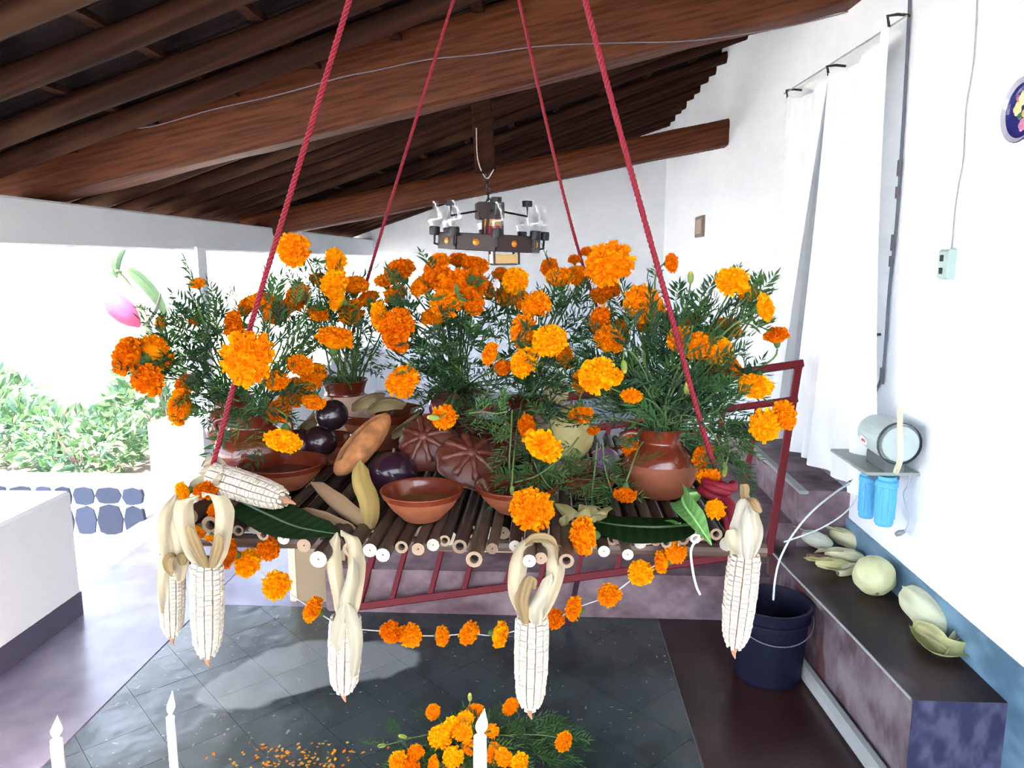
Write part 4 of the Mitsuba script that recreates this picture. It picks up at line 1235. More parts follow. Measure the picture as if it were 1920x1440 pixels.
# garland: marigolds threaded on a string that sags below the tray
G = [(372, 1000, 0, "o", "c"), (428, 1038, 25, "d", "l"), (466, 1056, 24, "y", "c"), (503, 1029, 20, "d", "r"), (519, 1097, 24, "y", "c"), (588, 1143, 22, "o", "l"), (648, 1175, 0, "o", "c"), (734, 1185, 20, "d", "c"), (770, 1191, 20, "o", "c"),
     (828, 1192, 17, "o", "r"), (880, 1188, 20, "o", "l"), (936, 1190, 22, "y", "r"), (1040, 1160, 17, "d", "c"), (1077, 1141, 21, "o", "l"), (1143, 1116, 20, "o", "c"), (1201, 1075, 21, "y", "c"), (1242, 1054, 19, "o", "l"), (1268, 1036, 18, "o", "c"), (1273, 1008, 14, "o", "u")]
k = thing("garland_string", "thin pale string that sags under the tray and carries the threaded marigolds", "string")
gp = [at(x, y, Y=1.12 + 0.0006 * (y - 1000)) for x, y, *_ in G if y > 1033 or x > 600 or x < 380]
part(k, None, tube(spline(gp, 6), 0.0011, 5), "vc_matte", col=(0.45, 0.45, 0.42))
o = ["first", "second", "third", "fourth", "fifth", "sixth", "seventh", "eighth", "ninth", "tenth", "eleventh", "twelfth", "thirteenth", "fourteenth", "fifteenth", "sixteenth", "seventeenth"]
i = 0
for x, y, rp, tone, face in G:
    if rp:
        marigold(x, y, rp, 1.12 + 0.0006 * (y - 1000) - 0.004, tone, face, None, f"{'golden' if tone == 'y' else 'orange'} marigold on the sagging string under the tray, {o[i]} from the left", group="marigolds threaded on the sagging string", stem=False)
        i += 1

# green masses of leaves in the jars
JL = {"left": "feathery grey-green leaves drooping around the left jar", "hidden": "feathery grey-green leaves at the far left corner of the tray", "pale": "feathery green leaves around the pale jar at the back", "middle": "dense feathery green leaves in the middle bunch",
      "copper": "green feathery sprigs right of the middle, drooping over the bowls", "right": "dark green feathery leaves filling the right jar"}
MASS = [("hidden", 375, 650, 1.46, .055, .05, .075, 90), ("hidden", 335, 690, 1.42, .05, .05, .05, 50), ("hidden", 430, 600, 1.55, .06, .05, .04, 40), ("hidden", 400, 740, 1.42, .04, .05, .05, 50), ("left", 470, 770, 1.30, .045, .04, .06, 80), ("left", 530, 640, 1.42, .05, .05, .06, 70), ("left", 560, 600, 1.55, .07, .06, .05, 60),
        ("pale", 650, 600, 1.60, .07, .05, .06, 70), ("pale", 650, 668, 1.60, .045, .05, .05, 50), ("pale", 600, 560, 1.66, .06, .05, .04, 40), ("pale", 700, 620, 1.6, .06, .05, .06, 40),
        ("middle", 850, 655, 1.46, .085, .06, .085, 210), ("middle", 800, 700, 1.46, .05, .05, .055, 70), ("middle", 890, 720, 1.42, .07, .05, .05, 90), ("middle", 790, 590, 1.52, .05, .05, .06, 50), ("middle", 900, 600, 1.55, .04, .04, .05, 40),
        ("copper", 1060, 600, 1.50, .06, .05, .07, 70), ("copper", 1010, 720, 1.36, .07, .05, .06, 42), ("copper", 930, 760, 1.34, .05, .04, .04, 22), ("copper", 1060, 700, 1.36, .06, .05, .05, 70), ("copper", 1060, 790, 1.28, .06, .04, .05, 16),
        ("right", 1230, 690, 1.34, .085, .06, .085, 230), ("right", 1270, 640, 1.40, .07, .06, .06, 90), ("right", 1330, 740, 1.27, .045, .045, .08, 120), ("right", 1380, 600, 1.40, .04, .04, .07, 40), ("right", 1170, 770, 1.28, .06, .04, .05, 40), ("right", 1250, 760, 1.28, .06, .04, .05, 70), ("right", 1150, 650, 1.42, .05, .05, .06, 60), ("right", 1350, 830, 1.25, .03, .03, .035, 25), ("right", 1410, 560, 1.36, .03, .03, .03, 20)]
rg = np.random.default_rng(77)
FOL = {j: MB() for j in JL}
STM = {j: MB() for j in JL}
for j, x, y, Y, rx, ry, rz, n in MASS:
    c = at(x, y, Y=Y)
    m, nk = JARS[j]
    for _ in range(int(n * (0.62 if j == "hidden" else 0.40))):
        d = rg.standard_normal(3)
        p = c + A([rx, ry, rz]) * d * 0.58
        if p[2] < MZ + 0.012:
            p[2] = MZ + 0.012 + 0.02 * rg.random()
        out = unit((p - m) * A([1, 1, 0.9]) + 0.05 * rg.standard_normal(3) + A([0, 0, -0.01]))
        add_leaf(FOL[j], p, out, 0.060 * rg.uniform(0.6, 1.25), rg)
    for _ in range(max(3, n // 12)):
        e = c + A([rx, ry, rz]) * rg.standard_normal(3) * 0.6
        a0 = rg.uniform(0, 6.28)
        root = m + A([nk * .6 * math.cos(a0), nk * .6 * math.sin(a0), -0.05])
        STM[j].add(tube(bez(root, root + A([0, 0, .09]), e + A([0, 0, -.03]), e, 9), 0.0018, 5), (0.11, 0.18, 0.07))
# sprigs that droop over the bowls
for pts in ([(1085, 820), (1060, 850), (1010, 890), (965, 905)], [(1120, 830), (1115, 880), (1110, 930), (1112, 985)], [(1130, 830), (1135, 880), (1145, 915), (1150, 930)], [(960, 770), (958, 820), (955, 870), (960, 918)], [(1040, 790), (1000, 850), (1020, 900), (1045, 925)],
            [(1340, 760), (1360, 800), (1368, 840), (1358, 880)], [(880, 775), (905, 772), (930, 775), (950, 772)]):
    j = "right" if pts[0][0] > 1100 else "copper"
    P = spline([at(x, y, Y=1.27 - 0.028 * i) for i, (x, y) in enumerate(pts)], 8)
    STM[j].add(tube(P, 0.0016, 5), (0.15, 0.24, 0.09))
    for i in range(4, len(P), 3):
        t = unit(P[i] - P[i - 1])
        for s in (-1, 1):
            add_leaf(FOL[j], P[i], t * 0.7 + s * unit(np.cross(t, [0, -1, 0.3])) + 0.2 * rg.standard_normal(3), 0.042 * rg.uniform(.7, 1.2), rg, [(0.05, 0.11, 0.035), (0.075, 0.14, 0.05)])
for j, lab in JL.items():
    k = thing("marigold_foliage", lab, "leaves", kind="stuff")
    part(k, "leaves", FOL[j], "leaf", kind="stuff")
    part(k, "stems", STM[j], "leaf", True)
for x, y, rp, Y, j, f, lab in [(1295, 520, 9, 1.42, "right", (0, 0, 1), "yellow-green flower bud standing alone right of the front right rope"), (1170, 688, 10, 1.24, "right", (0.1, -.3, -.9), "pale green bud beside the large golden marigold"), (812, 783, 9, 1.27, "middle", (-1, -.1, .1), "green bud pointing left beside the orange marigold on the bread"),
                               (1357, 880, 11, 1.21, "right", (0, -.2, -1), "green bud hanging right of the red rope knot"), (960, 920, 7, 1.17, "copper", (0, -.1, -1), "small green bud hanging over the second front bowl"), (1288, 728, 9, 1.26, "right", (0, 0, 1), "pale green bud in the dark leaves of the right jar")]:
    k = thing("flower_bud", lab, "flower bud")
    c = at(x, y, Y=Y)
    f = unit(f)
    r = size(rp, c) * 1.3
    part(k, "bud", BUD, None, tw=mat4(frame(f), c, r))
    m, nk = JARS[j]
    b = c - f * r
    part(k, "stem", tube(bez(m + A([0, 0, -.04]), m + A([0, 0, .08]), b - f * .04 + A([0, 0, .02]), b, 10), 0.0015, 5), "leaf", True, col=(0.15, 0.24, 0.09))

# little white twine dangling from the right front edge
k = thing("white_twine", "short white twine with a loop, dangling from the right front edge of the tray", "string")
t = np.linspace(0.5, 2 * math.pi + 1.2, 14)
c = at(1304, 1010, Y=1.08)
lp = [c + A([0.006 * math.cos(a), 0, 0.006 * math.sin(a)]) for a in t[::-1]]
part(k, None, tube(spline(lp + [at(1296, 1030, Y=1.08), at(1299, 1070, Y=1.08), at(1306, 1100, Y=1.08), at(1313, 1115, Y=1.08)], 4), 0.0018, 6), "vc_matte", col=(0.82, 0.80, 0.74))

# ================================================================== hanging lamp
YL = 4.75
k = thing("hanging_post", "rough grey plank hanging from the roof, holding up the lamp", "plank")
pt, pb = at(898, 165, Y=YL), at(911, 326, Y=YL)
part(k, "plank", bar(pt + A([0, 0, .12]), pb, 0.125, 0.045, up=(0, 1, 0), bevel=0.006), "rafter_wood")
part(k, "wire", tube(spline([at(893, 240, Y=YL - .03), at(896, 300, Y=YL - .04), at(912, 334, Y=YL), at(926, 318, Y=YL - .04)], 8), 0.004, 5), "vc_matte", col=(0.5, 0.42, 0.35))
k = thing("hanging_lamp", "dark wooden ring lamp with glass oil-lamp chimneys and coloured panes, hanging above the flowers", "lamp")
ct = at(918, 455, Y=YL)
RR = size(92, ct)
WOOD = (0.030, 0.016, 0.015)
ca = np.linspace(0, 2 * math.pi, 9)[:-1] + 0.2
tilt = frame([0.05, -0.02, 1], [1, 0, 0])
W = lambda p: ct + tilt @ A(p, float)
hh = size(30, ct)
for i in range(8):
    a, b = ca[i], ca[(i + 1) % 8]
    p0, p1 = A([math.cos(a) * RR, math.sin(a) * RR, 0]), A([math.cos(b) * RR, math.sin(b) * RR, 0])
    part(k, "ring_board", bar(W(p0), W(p1), 0.03, hh, up=tilt[:, 2], bevel=0.004), "vc_semi", col=A(WOOD) * (1.0 + 0.8 * (i % 3 == 0)))
    mid = (p0 + p1) / 2 * 1.055
    part(k, "jewel", move(lathe([(0.0, 0.012), (0.014, 0.008), (0.020, 0.0), (0.022, -0.004)], 12), tilt @ frame(unit(p0 + p1)), W(mid)), "vc_gloss", smooth=True, col=(0.85, 0.28, 0.02), label="amber glass stud")
for i in range(4):
    a = ca[i]
    part(k, "spoke", bar(W([math.cos(a) * RR, math.sin(a) * RR, -.01]), W([-math.cos(a) * RR, -math.sin(a) * RR, -.01]), 0.03, 0.02), "vc_semi", col=WOOD)
CHIM = sm([(0.026, 0.0), (0.043, 0.035), (0.040, 0.06), (0.020, 0.105), (0.018, 0.135), (0.021, 0.15)], 4)
for i in range(8):
    a = ca[i]
    arm = A([math.cos(a) * RR * 1.12, math.sin(a) * RR * 1.12, 0.0])
    lm = part(k, "lamp_holder", MB().add(move(lathe([(0.0, 0.03), (0.030, 0.03), (0.033, 0.035), (0.033, 0.078), (0.026, 0.083), (0.0, 0.083)], 12), tilt, W(arm))).add(tube([W(A([math.cos(a), math.sin(a), -.03]) * A([RR, RR, 1])), W(arm + A([0, 0, -.02])), W(arm + A([0, 0, .04]))], 0.008, 6)).arr()[:2], "iron", smooth=40, label="black metal lamp holder")
    ck = fresh(lm + "__chimney")
    scene[ck] = shape(move(lathe(CHIM, 16), tilt, W(arm + A([0, 0, 0.083]))), "glass", True)
    labels[ck] = {"label": "clear glass lamp chimney"}
# centre lantern with coloured panes, crown box above, pale amber box below
bh = size(55, ct)
w1 = size(17, ct)
for i in range(4):
    a = i * math.pi / 2 + 0.25
    d, s = A([math.cos(a), math.sin(a), 0]), A([-math.sin(a), math.cos(a), 0])
    c0 = ct + d * w1 + A([0.02, 0, 0])
    part(k, "pane", bar(c0 + A([0, 0, -.02]), c0 + A([0, 0, bh * .55]) - d * 0.015, 0.004, w1 * 1.9, up=s), "vc_gloss", col=[(0.62, 0.45, 0.30), (0.60, 0.02, 0.05), (0.62, 0.45, 0.30), (0.60, 0.02, 0.05)][i], label="coloured glass pane")
    part(k, "pane", bar(c0 + A([0, 0, bh * .55]) - d * .015, c0 + A([0, 0, bh * .85]) - d * 0.02, 0.004, w1 * 1.7, up=s), "vc_gloss", col=(0.85, 0.42, 0.05), label="amber glass pane")
    c1 = c0 + s * w1 * 0.95
    part(k, "lantern_bar", tube([c1 + A([0, 0, -.03]), c1 + A([0, 0, bh * .9]) - d * .02], 0.007, 6), "iron")
    c2 = ct + d * w1 * 1.25 + A([0.0, 0, bh * 1.05])
    part(k, "crown_board", bar(c2 - s * w1 * 1.25, c2 + s * w1 * 1.25, 0.02, size(30, ct), bevel=.003), "vc_semi", col=A(WOOD) * 1.2)
    c3 = c2 + d * 0.17 + A([0, 0, 0.03])
    part(k, "crown_arm", MB().add(tube([c2, c3 + A([0, 0, -0.06]), c3], 0.007, 6)).add((move(lathe([(0.0, 0), (0.032, 0), (0.032, 0.035), (0.0, 0.035)], 12), None, c3))).arr()[:2], "iron", smooth=40)
    c4 = ct + d * w1 * 1.35 + A([0.09, 0, -size(30, ct)])
    part(k, "base_pane", bar(c4 - s * w1 * 1.35, c4 + s * w1 * 1.35, 0.008, size(17, ct)), "vc_gloss", col=(0.72, 0.46, 0.16), label="pale amber pane under the ring")
    c5 = c4 + s * w1 * 1.38
    part(k, "base_bar", tube([c5 + A([0, 0, -.035]), c5 + A([0, 0, .06])], 0.008, 6), "iron")
c6 = ct + A([0.09, 0, -size(40, ct)])
part(k, "base_frame", bx(c6 - A([w1 * 1.4, w1 * 1.4, .006]), c6 + A([w1 * 1.4, w1 * 1.4, .006]), 0.003), "iron")
ch = MB()
zt = ct[2] + bh * 1.05
n = int((pb[2] + 0.02 - zt) / 0.035) + 1
tx = A([ct[0], ct[1], zt])
for i in range(n):
    p = tx + (pb + A([0, 0, 0.02]) - tx) * (i + 0.5) / n
    aa = np.linspace(0, 2 * math.pi, 13)
    d = A([1, 0, 0]) if i % 2 else A([0, 1, 0])
    ch.add(tube([p + d * 0.014 * math.cos(t) + A([0, 0, 0.024 * math.sin(t)]) for t in aa], 0.005, 5, cap=False))
part(k, "chain", ch.arr()[:2], "iron", smooth=60)

# ================================================================== along the right wall
# curtain: two gathered panels on a line
def curtain(label, topY, topZ, botY, botZ, seed, mid=0.55, n=120, m=34):
    k = thing("curtain", label, "curtain", None)
    rg = np.random.default_rng(seed)
    u = np.linspace(0, 1, n)
    v_ = np.linspace(0, 1, m)
    V = []
    for t in v_:
        y = (1 - t) * np.interp(u, [0, 1], topY) + t * np.interp(u, [0, 1], botY) + 0.10 * math.sin(math.pi * t) * (u - mid) * 0.9
        z = (1 - t) * (np.interp(u, [0, 1], topZ) - 0.05 * np.sin(math.pi * u)) + t * np.interp(u, [0, 1], botZ)
        fold = 0.030 * np.sin(u * 30 + seed + 1.2 * t + 2 * np.sin(u * 5)) + 0.018 * np.sin(u * 13 + 2 * t + seed)
        x = XW - 0.085 + fold * (0.35 + 0.65 * t) - 0.012
        V.append(np.stack([x, y, z], 1))
    v = np.vstack(V)
    i, j = np.meshgrid(np.arange(m - 1), np.arange(n - 1), indexing="ij")
    q = np.stack([i * n + j, i * n + j + 1, (i + 1) * n + j + 1, (i + 1) * n + j], -1).reshape(-1, 4)
    part(k, "cloth", (v, np.vstack([q[:, [0, 1, 2]], q[:, [0, 2, 3]]])), "cloth", smooth=True)
    for e in (0, -1):
        p = V[0][e]
        part(k, "hook", tube([p + A([0, 0, -.01]), p + A([-.01, 0, .03]), p + A([.03, 0, .035]), p + A([.075, 0, .03])], 0.006, 6), "iron")


W_ = lambda x, y: at(x, y, X=XW - 0.08)
curtain("white curtain panel at the far side of the doorway, drawn away from the dark gap", (W_(1478, 180)[1], W_(1562, 137)[1]), (W_(1478, 180)[2], W_(1562, 137)[2]), (W_(1440, 700)[1], W_(1474, 720)[1]), (0.66, 0.66), 1)
curtain("white curtain panel at the near side of the doorway, hanging full length", (W_(1566, 137)[1], W_(1676, 45)[1]), (W_(1566, 137)[2], W_(1676, 45)[2]), (W_(1496, 850)[1], W_(1642, 910)[1]), (0.66, 0.70), 4)
k = thing("curtain_line", "thin line along the wall from which the white curtain panels hang", "line")
part(k, None, tube([W_(1470, 176), W_(1700, 30)], 0.004, 6), "vc_matte", col=(0.35, 0.35, 0.35))

def wallpt(x, y, off=0.008):
    return at(x, y, X=XW - off)


k = thing("conduit", "dark worn cable running down the white wall beside the curtain", "cable")
part(k, "cable", tube(spline([wallpt(x, y) for x, y in ((1708, -40), (1700, 120), (1690, 290), (1681, 420), (1668, 540), (1661, 640), (1655, 700), (1640, 738), (1630, 752))], 8), 0.0062, 7), "vc_matte", smooth=60, col=(0.13, 0.15, 0.18))
for x, y0, y1 in ((1688, 300, 330), (1684, 350, 372), (1676, 440, 470), (1672, 480, 500), (1655, 690, 720)):
    part(k, "sleeve", tube([wallpt(x, y0, .012), wallpt(x - (y1 - y0) * 0.08, y1, .012)], 0.010, 8), "vc_matte", smooth=40, col=(0.12, 0.12, 0.14))
part(k, "bracket", tube([wallpt(1650, 627), wallpt(1634, 628, 0.02)], 0.006, 6), "iron")
k = thing("thin_wire", "thin grey wire running down the white wall to the small outlet", "wire")
part(k, None, tube(spline([wallpt(x, y, .004) for x, y in ((1834, -30), (1826, 110), (1812, 200), (1806, 300), (1797, 350), (1790, 400), (1786, 450), (1781, 480))], 8), 0.0022, 5), "vc_matte", col=(0.35, 0.36, 0.36))
k = thing("wall_outlet", "small pale green outlet at the end of the thin wire on the white wall", "outlet")
c = wallpt(1779, 496)
part(k, "box", bx([XW - 0.03, c[1] - 0.030, c[2] - 0.052], [XW + .002, c[1] + 0.030, c[2] + 0.052], 0.008), "vc_semi", col=(0.42, 0.55, 0.52))
for dz in (-0.022, 0.022):
    part(k, "socket", bx([XW - 0.032, c[1] - 0.004, c[2] + dz - 0.011], [XW - 0.028, c[1] + 0.018, c[2] + dz + 0.011], 0.001), "vc_matte", col=(0.03, 0.05, 0.06))
k = thing("wall_plaque", "small brown plaque on the far white wall beside the doorway", "plaque")
c = wallpt(1313, 425)
part(k, "board", bx([XW - 0.025, c[1] - 0.17, c[2] - 0.095], [XW + .002, c[1] + 0.17, c[2] + 0.095], 0.004), "vc_semi", col=(0.20, 0.14, 0.10))
part(k, "face", bx([XW - 0.029, c[1] - 0.13, c[2] - 0.065], [XW - 0.024, c[1] + 0.13, c[2] + 0.065], 0.001), "vc_semi", col=(0.36, 0.29, 0.22))
k = thing("painted_plate", "dark blue painted plate with flowers on the white wall, cut by the photograph's right edge", "plate")
c = wallpt(1926, 206)
rp = abs(wallpt(1910, 148)[2] - wallpt(1910, 264)[2]) / 2
fr = A([[0, 0, -1], [-1, 0, 0], [0, 1, 0]], float)
part(k, "dish", move(lathe(sm([(0, 0.006), (rp * .72, 0.006), (rp * .85, 0.014), (rp * .99, 0.022), (rp, 0.019), (rp * .86, 0.008), (rp * .7, 0.0), (0, 0.0)], 3), 32), fr, c), "vc_gloss", smooth=40, col=(0.025, 0.025, 0.16))
part(k, "pale_rim", move(lathe([(rp * .86, 0.0155), (rp * .97, 0.0225), (rp * .99, 0.0235)], 32), fr, c), "vc_gloss", smooth=40, col=(0.42, 0.42, 0.50))
for (dy, dz, r_, col) in ((0.42, .12, .24, (0.80, 0.70, 0.30)), (0.12, .45, .26, (0.78, 0.72, 0.40)), (.45, .5, .12, (0.45, 0.12, 0.18)), (-.2, -.1, .3, (0.75, 0.5, 0.2)), (.25, -.15, .14, (0.05, 0.16, 0.08)), (-.1, .2, .14, (0.05, 0.16, 0.08)), (0.05, -.5, .22, (0.62, 0.25, 0.40))):
    mb = MB()
    for a in np.linspace(0, 2 * math.pi, 6)[:-1]:
        v, f = blob((.5, .5, .12), 0.05, 2, 1, 1)
        mb.add(move(v * r_ * rp + A([math.cos(a), math.sin(a), 0]) * r_ * rp * 0.5 + A([-dy, dz, 0]) * rp * 0.9 + A([0, 0, 0.0075]), None), col) if False else mb.add(move(((v * r_ * rp + A([math.cos(a), math.sin(a), 0]) * r_ * rp * 0.5 + A([dy, dz, 0]) * rp * 0.9 + A([0, 0, 0.0075])), f), A([[0, 0, -1], [1, 0, 0], [0, 1, 0]], float), c), col)
    part(k, "painted_flower" if r_ > .13 or col[0] > .1 else "painted_leaf", mb, "vc_gloss", True)

# water filter with its tank and shelf
k = thing("water_filter", "twin blue water filter housings hanging under a grey metal shelf on the white wall", "water filter")
BLUE = (0.10, 0.42, 0.68)
for (px, y0, y1, off, w) in ((1664, 892, 990, 0.10, 36), (1630, 885, 975, 0.10, 30)):
    a, b = at(px, y0, X=XW - off), at(px, y1, X=XW - off)
    r = size(w / 2, a)
    H = a[2] - b[2]
    prof = [(0.0, 0.0), (r * .80, 0.0), (r * .92, 0.01), (r * .95, 0.06), (r, H * .78), (r * 1.12, H * .80), (r * 1.12, H * .90), (r * .9, H * .93), (r * .9, H), (0.0, H)]
    hk = part(k, "housing", move(lathe(prof, 24), None, [a[0], a[1], b[2]]), "vc_semi", smooth=35, col=BLUE, label="sky-blue plastic filter housing")
    for q_ in range(8):
        an = q_ * math.pi / 4
        rk = fresh(hk + "__rib")
        scene[rk] = shape(bar([a[0] + math.cos(an) * r * .97, a[1] + math.sin(an) * r * .97, b[2] + .03], [a[0] + math.cos(an) * r * 1.0, a[1] + math.sin(an) * r * 1.0, b[2] + H * .76], .006, .006), "vc_semi", False, BLUE)
c = at(1640, 868, X=XW - 0.10)
part(k, "shelf", bx([XW - 0.20, c[1] - 0.16, c[2] - 0.006], [XW + .002, c[1] + 0.20, c[2] + 0.006], 0.003), "vc_semi", col=(0.30, 0.33, 0.30), label="grey metal shelf")
part(k, "head", bx([XW - 0.15, c[1] - 0.11, c[2] - 0.045], [XW - 0.05, c[1] + 0.14, c[2] - 0.008], 0.01), "vc_semi", col=(0.06, 0.10, 0.16))
TY, TZ = at(1655, 828, X=XW - 0.12)[1:]
L_ = 0.24
prof = sm([(0.0, 0.0), (0.055, 0.004), (0.070, 0.02), (0.076, L_ * .5), (0.070, L_ - .02), (0.055, L_ - .004), (0.0, L_)], 3)
ax = frame([0, 1, 0], [1, 0, 0])
part(k, "tank", move(lathe(prof, 28), ax, [XW - 0.095, TY - 0.10, TZ + .012]), "vc_semi", smooth=35, col=(0.46, 0.55, 0.52), label="grey-green metal tank lying on the shelf")
part(k, "tank_band", move(lathe([(0.078, 0), (0.081, 0.003), (0.081, 0.014), (0.078, 0.017)], 28), ax, [XW - 0.095, TY - 0.09, TZ + .012]), "vc_semi", smooth=35, col=(0.05, 0.06, 0.07), label="dark band round the tank")
part(k, "tank_foot", bx([XW - 0.13, TY - 0.06, c[2] + 0.004], [XW - 0.06, TY + 0.11, TZ - 0.055], 0.004), "vc_semi", col=(0.10, 0.12, 0.12))
st = MB()
sp = at(1632, 816, X=XW - 0.175)
aa = np.linspace(0, 2 * math.pi, 20)
sv = A([[0, 0, 0]] + [[0.0, 0.034 * math.cos(t), 0.019 * math.sin(t)] for t in aa])
sf = A([[0, i, i + 1] for i in range(1, 20)])
ang_t = math.radians(18)
nrm_s = unit([-0.95, 0, -0.25])
cs = A([XW - 0.095, TY + 0.055, TZ + .012]) + nrm_s * 0.0775
fr_s = frame(nrm_s, [0, 1, 0])
part(k, "sticker", (sv[:, [1, 2, 0]] @ fr_s.T + cs, sf), "vc_semi", col=(0.85, 0.82, 0.82), label="white oval sticker with a red mark")
mk = sv[1:].copy() * 0.62
mkc = MB()
for dx, w_ in ((-.013, .006), (-.004, .004), (.005, .007), (.014, .004)):
    mkc.add((A([[dx - w_ / 2, -.006, .0006], [dx + w_ / 2, -.007, .0006], [dx + w_ / 2 + .001, .006, .0006], [dx - w_ / 2 - .001, .007, .0006]]) @ fr_s.T + cs, A([[0, 1, 2], [0, 2, 3]])), (0.55, 0.04, 0.06))
part(k, "sticker_mark", mkc, "vc_semi")
part(k, "hose", tube(spline([at(1687, 768, X=XW - .17), at(1688, 820, X=XW - .185), at(1688, 860, X=XW - .185), at(1680, 885, X=XW - .16)], 8), 0.010, 8), "vc_semi", smooth=60, col=(0.66, 0.64, 0.46), label="pale yellow hose")
part(k, "valve", tube([at(1606, 895, X=XW - .11), at(1600, 900, X=XW - .13), at(1592, 907, X=XW - .14)], 0.010, 8), "iron")
k = thing("power_cord", "thin grey cord with a plug hanging below the water filter", "cord")
pts = [at(x, y, X=XW - .03) for x, y in ((1708, 885), (1702, 910), (1694, 925), (1698, 945), (1704, 965), (1702, 985), (1696, 996))]
part(k, "cord", tube(spline(pts, 6), 0.0028, 6), "vc_matte", col=(0.42, 0.44, 0.42))
part(k, "plug", tube([pts[-1], pts[-1] + A([-.012, .012, -.012]), pts[-1] + A([-.02, .022, -.022])], [0.007, 0.012, 0.009], 8), "vc_semi", smooth=50, col=(0.20, 0.22, 0.22))
k = thing("drain_tube", "pale tube sagging from the water filter down into the dark bucket", "tube")
pts = [at(1594, 905, X=XW - .14), at(1560, 928, Y=3.0), at(1520, 962, Y=2.92), at(1485, 1005, Y=2.88), at(1462, 1050, Y=2.87), at(1453, 1090, Y=2.86), at(1450, 1125, Y=2.86)]
part(k, None, tube(spline(pts, 8), 0.0042, 7), "vc_semi", smooth=60, col=(0.62, 0.66, 0.66))
k = thing("drain_tube", "thinner tube sagging from the water filter behind the bucket tube", "tube")
pts = [at(1606, 900, X=XW - .11), at(1605, 935, Y=3.1), at(1580, 965, Y=3.05), at(1540, 990, Y=3.0), at(1500, 1006, Y=2.95), at(1470, 1016, Y=2.93)]
part(k, None, tube(spline(pts, 8), 0.0034, 7), "vc_semi", smooth=60, col=(0.66, 0.69, 0.68))

# red metal railing lying against the steps
k = thing("red_railing", "red painted metal railing laid slanting against the mauve steps", "railing")
A0, B0 = at(672, 1138, Y=3.24), at(1442, 1035, Y=3.30)
V_ = A([0.20, 0.36, 0.82])
u = B0 - A0
RB = lambda s, t: A0 + u * s + V_ * t
nrm_ = unit(np.cross(u, V_))
part(k, "bottom_rail", bar(RB(-.01, 0), RB(1.01, 0), 0.030, 0.034, up=V_, bevel=.003), "red_paint")
part(k, "upper_rail", bar(RB(-.01, 0.80), RB(1.01, 0.80), 0.028, 0.030, up=V_, bevel=.003), "red_paint")
part(k, "top_rail", bar(RB(-.01, 1.0), RB(1.01, 1.0), 0.032, 0.034, up=V_, bevel=.003), "red_paint")
for x in (735, 808, 872, 952, 1016, 1085, 1160, 1235, 1308, 1375):
    s = (x - 672) / 770
    part(k, "baluster", bar(RB(s, 0.0), RB(s, 0.80), 0.024, 0.024, up=nrm_, bevel=.002), "red_paint")
for s in (0.0, 1.0):
    part(k, "end_post", bar(RB(s, -0.01), RB(s, 1.0), 0.032, 0.032, up=nrm_, bevel=.003), "red_paint")
part(k, "foot", bar(RB(0.54, 0.0), RB(0.54, -0.23) + A([0, -.02, 0]), 0.024, 0.024, up=nrm_), "vc_matte", col=(0.03, 0.01, 0.02))

# bucket
k = thing("bucket", "dark navy plastic bucket on the floor beside the bench", "bucket")
c = at(1438, 1262, Z=0.0)
Hb, r1, r0 = 0.315, 0.150, 0.125
prof = [(0.0, 0.0), (r0, 0.0), (r0 + .004, 0.01), (r1 - .006, Hb * .80), (r1 + .002, Hb * .805), (r1 + .002, Hb * .84), (r1 - .004, Hb * .845), (r1 - .002, Hb * .93), (r1 + .008, Hb * .94), (r1 + .010, Hb), (r1 - .002, Hb), (r1 - .006, Hb * .9), (r0 - .004, 0.012), (0.0, 0.012)]
part(k, "shell", move(lathe(prof, 40), None, c), "bucket_plastic", smooth=35)
hp = [c + A([r1 * math.cos(t), -r1 * 0.55 * math.sin(t) - r1 * 0.8 * math.sin(t), Hb * .86 - 0.10 * math.sin(t)]) for t in np.linspace(0, math.pi, 20)]
part(k, "handle", tube([c + A([(r1 + .012) * math.cos(t), -(r1 + .012) * math.sin(t), Hb * .86 - 0.07 * math.sin(t)]) for t in np.linspace(0.15, math.pi - .15, 24)], 0.0026, 6), "vc_semi", smooth=60, col=(0.10, 0.10, 0.13), label="thin wire handle")

# cardboard box by the steps
k = thing("cardboard_box", "tan cardboard box with a pale side, on the floor left of the steps", "box")
c = at(603, 1128, Z=0.0)
wB, hB = 0.25, 0.33
part(k, "body", bx([c[0] - wB / 2, c[1], 0.0], [c[0] + wB / 2, c[1] + 0.12, hB], 0.003), "vc_matte", col=(0.34, 0.26, 0.16))
part(k, "side", bx([c[0] - wB / 2 - .03, c[1] - .004, 0.0], [c[0] - wB / 2 + .004, c[1] + 0.12, hB + .01], 0.006), "vc_matte", col=(0.66, 0.60, 0.44), label="pale side strip")
part(k, "flap", bar([c[0] - wB / 2, c[1] + .06, hB + .004], [c[0] + wB / 2, c[1] + .06, hB + .008], 0.12, 0.004), "vc_matte", col=(0.38, 0.30, 0.19))

# things on the bench
BZ = 0.341
onb = lambda x, y, z=BZ: at(x, y, Z=z)
YH, YH2 = A([0.62, 0.60, 0.36]), A([0.52, 0.50, 0.22])


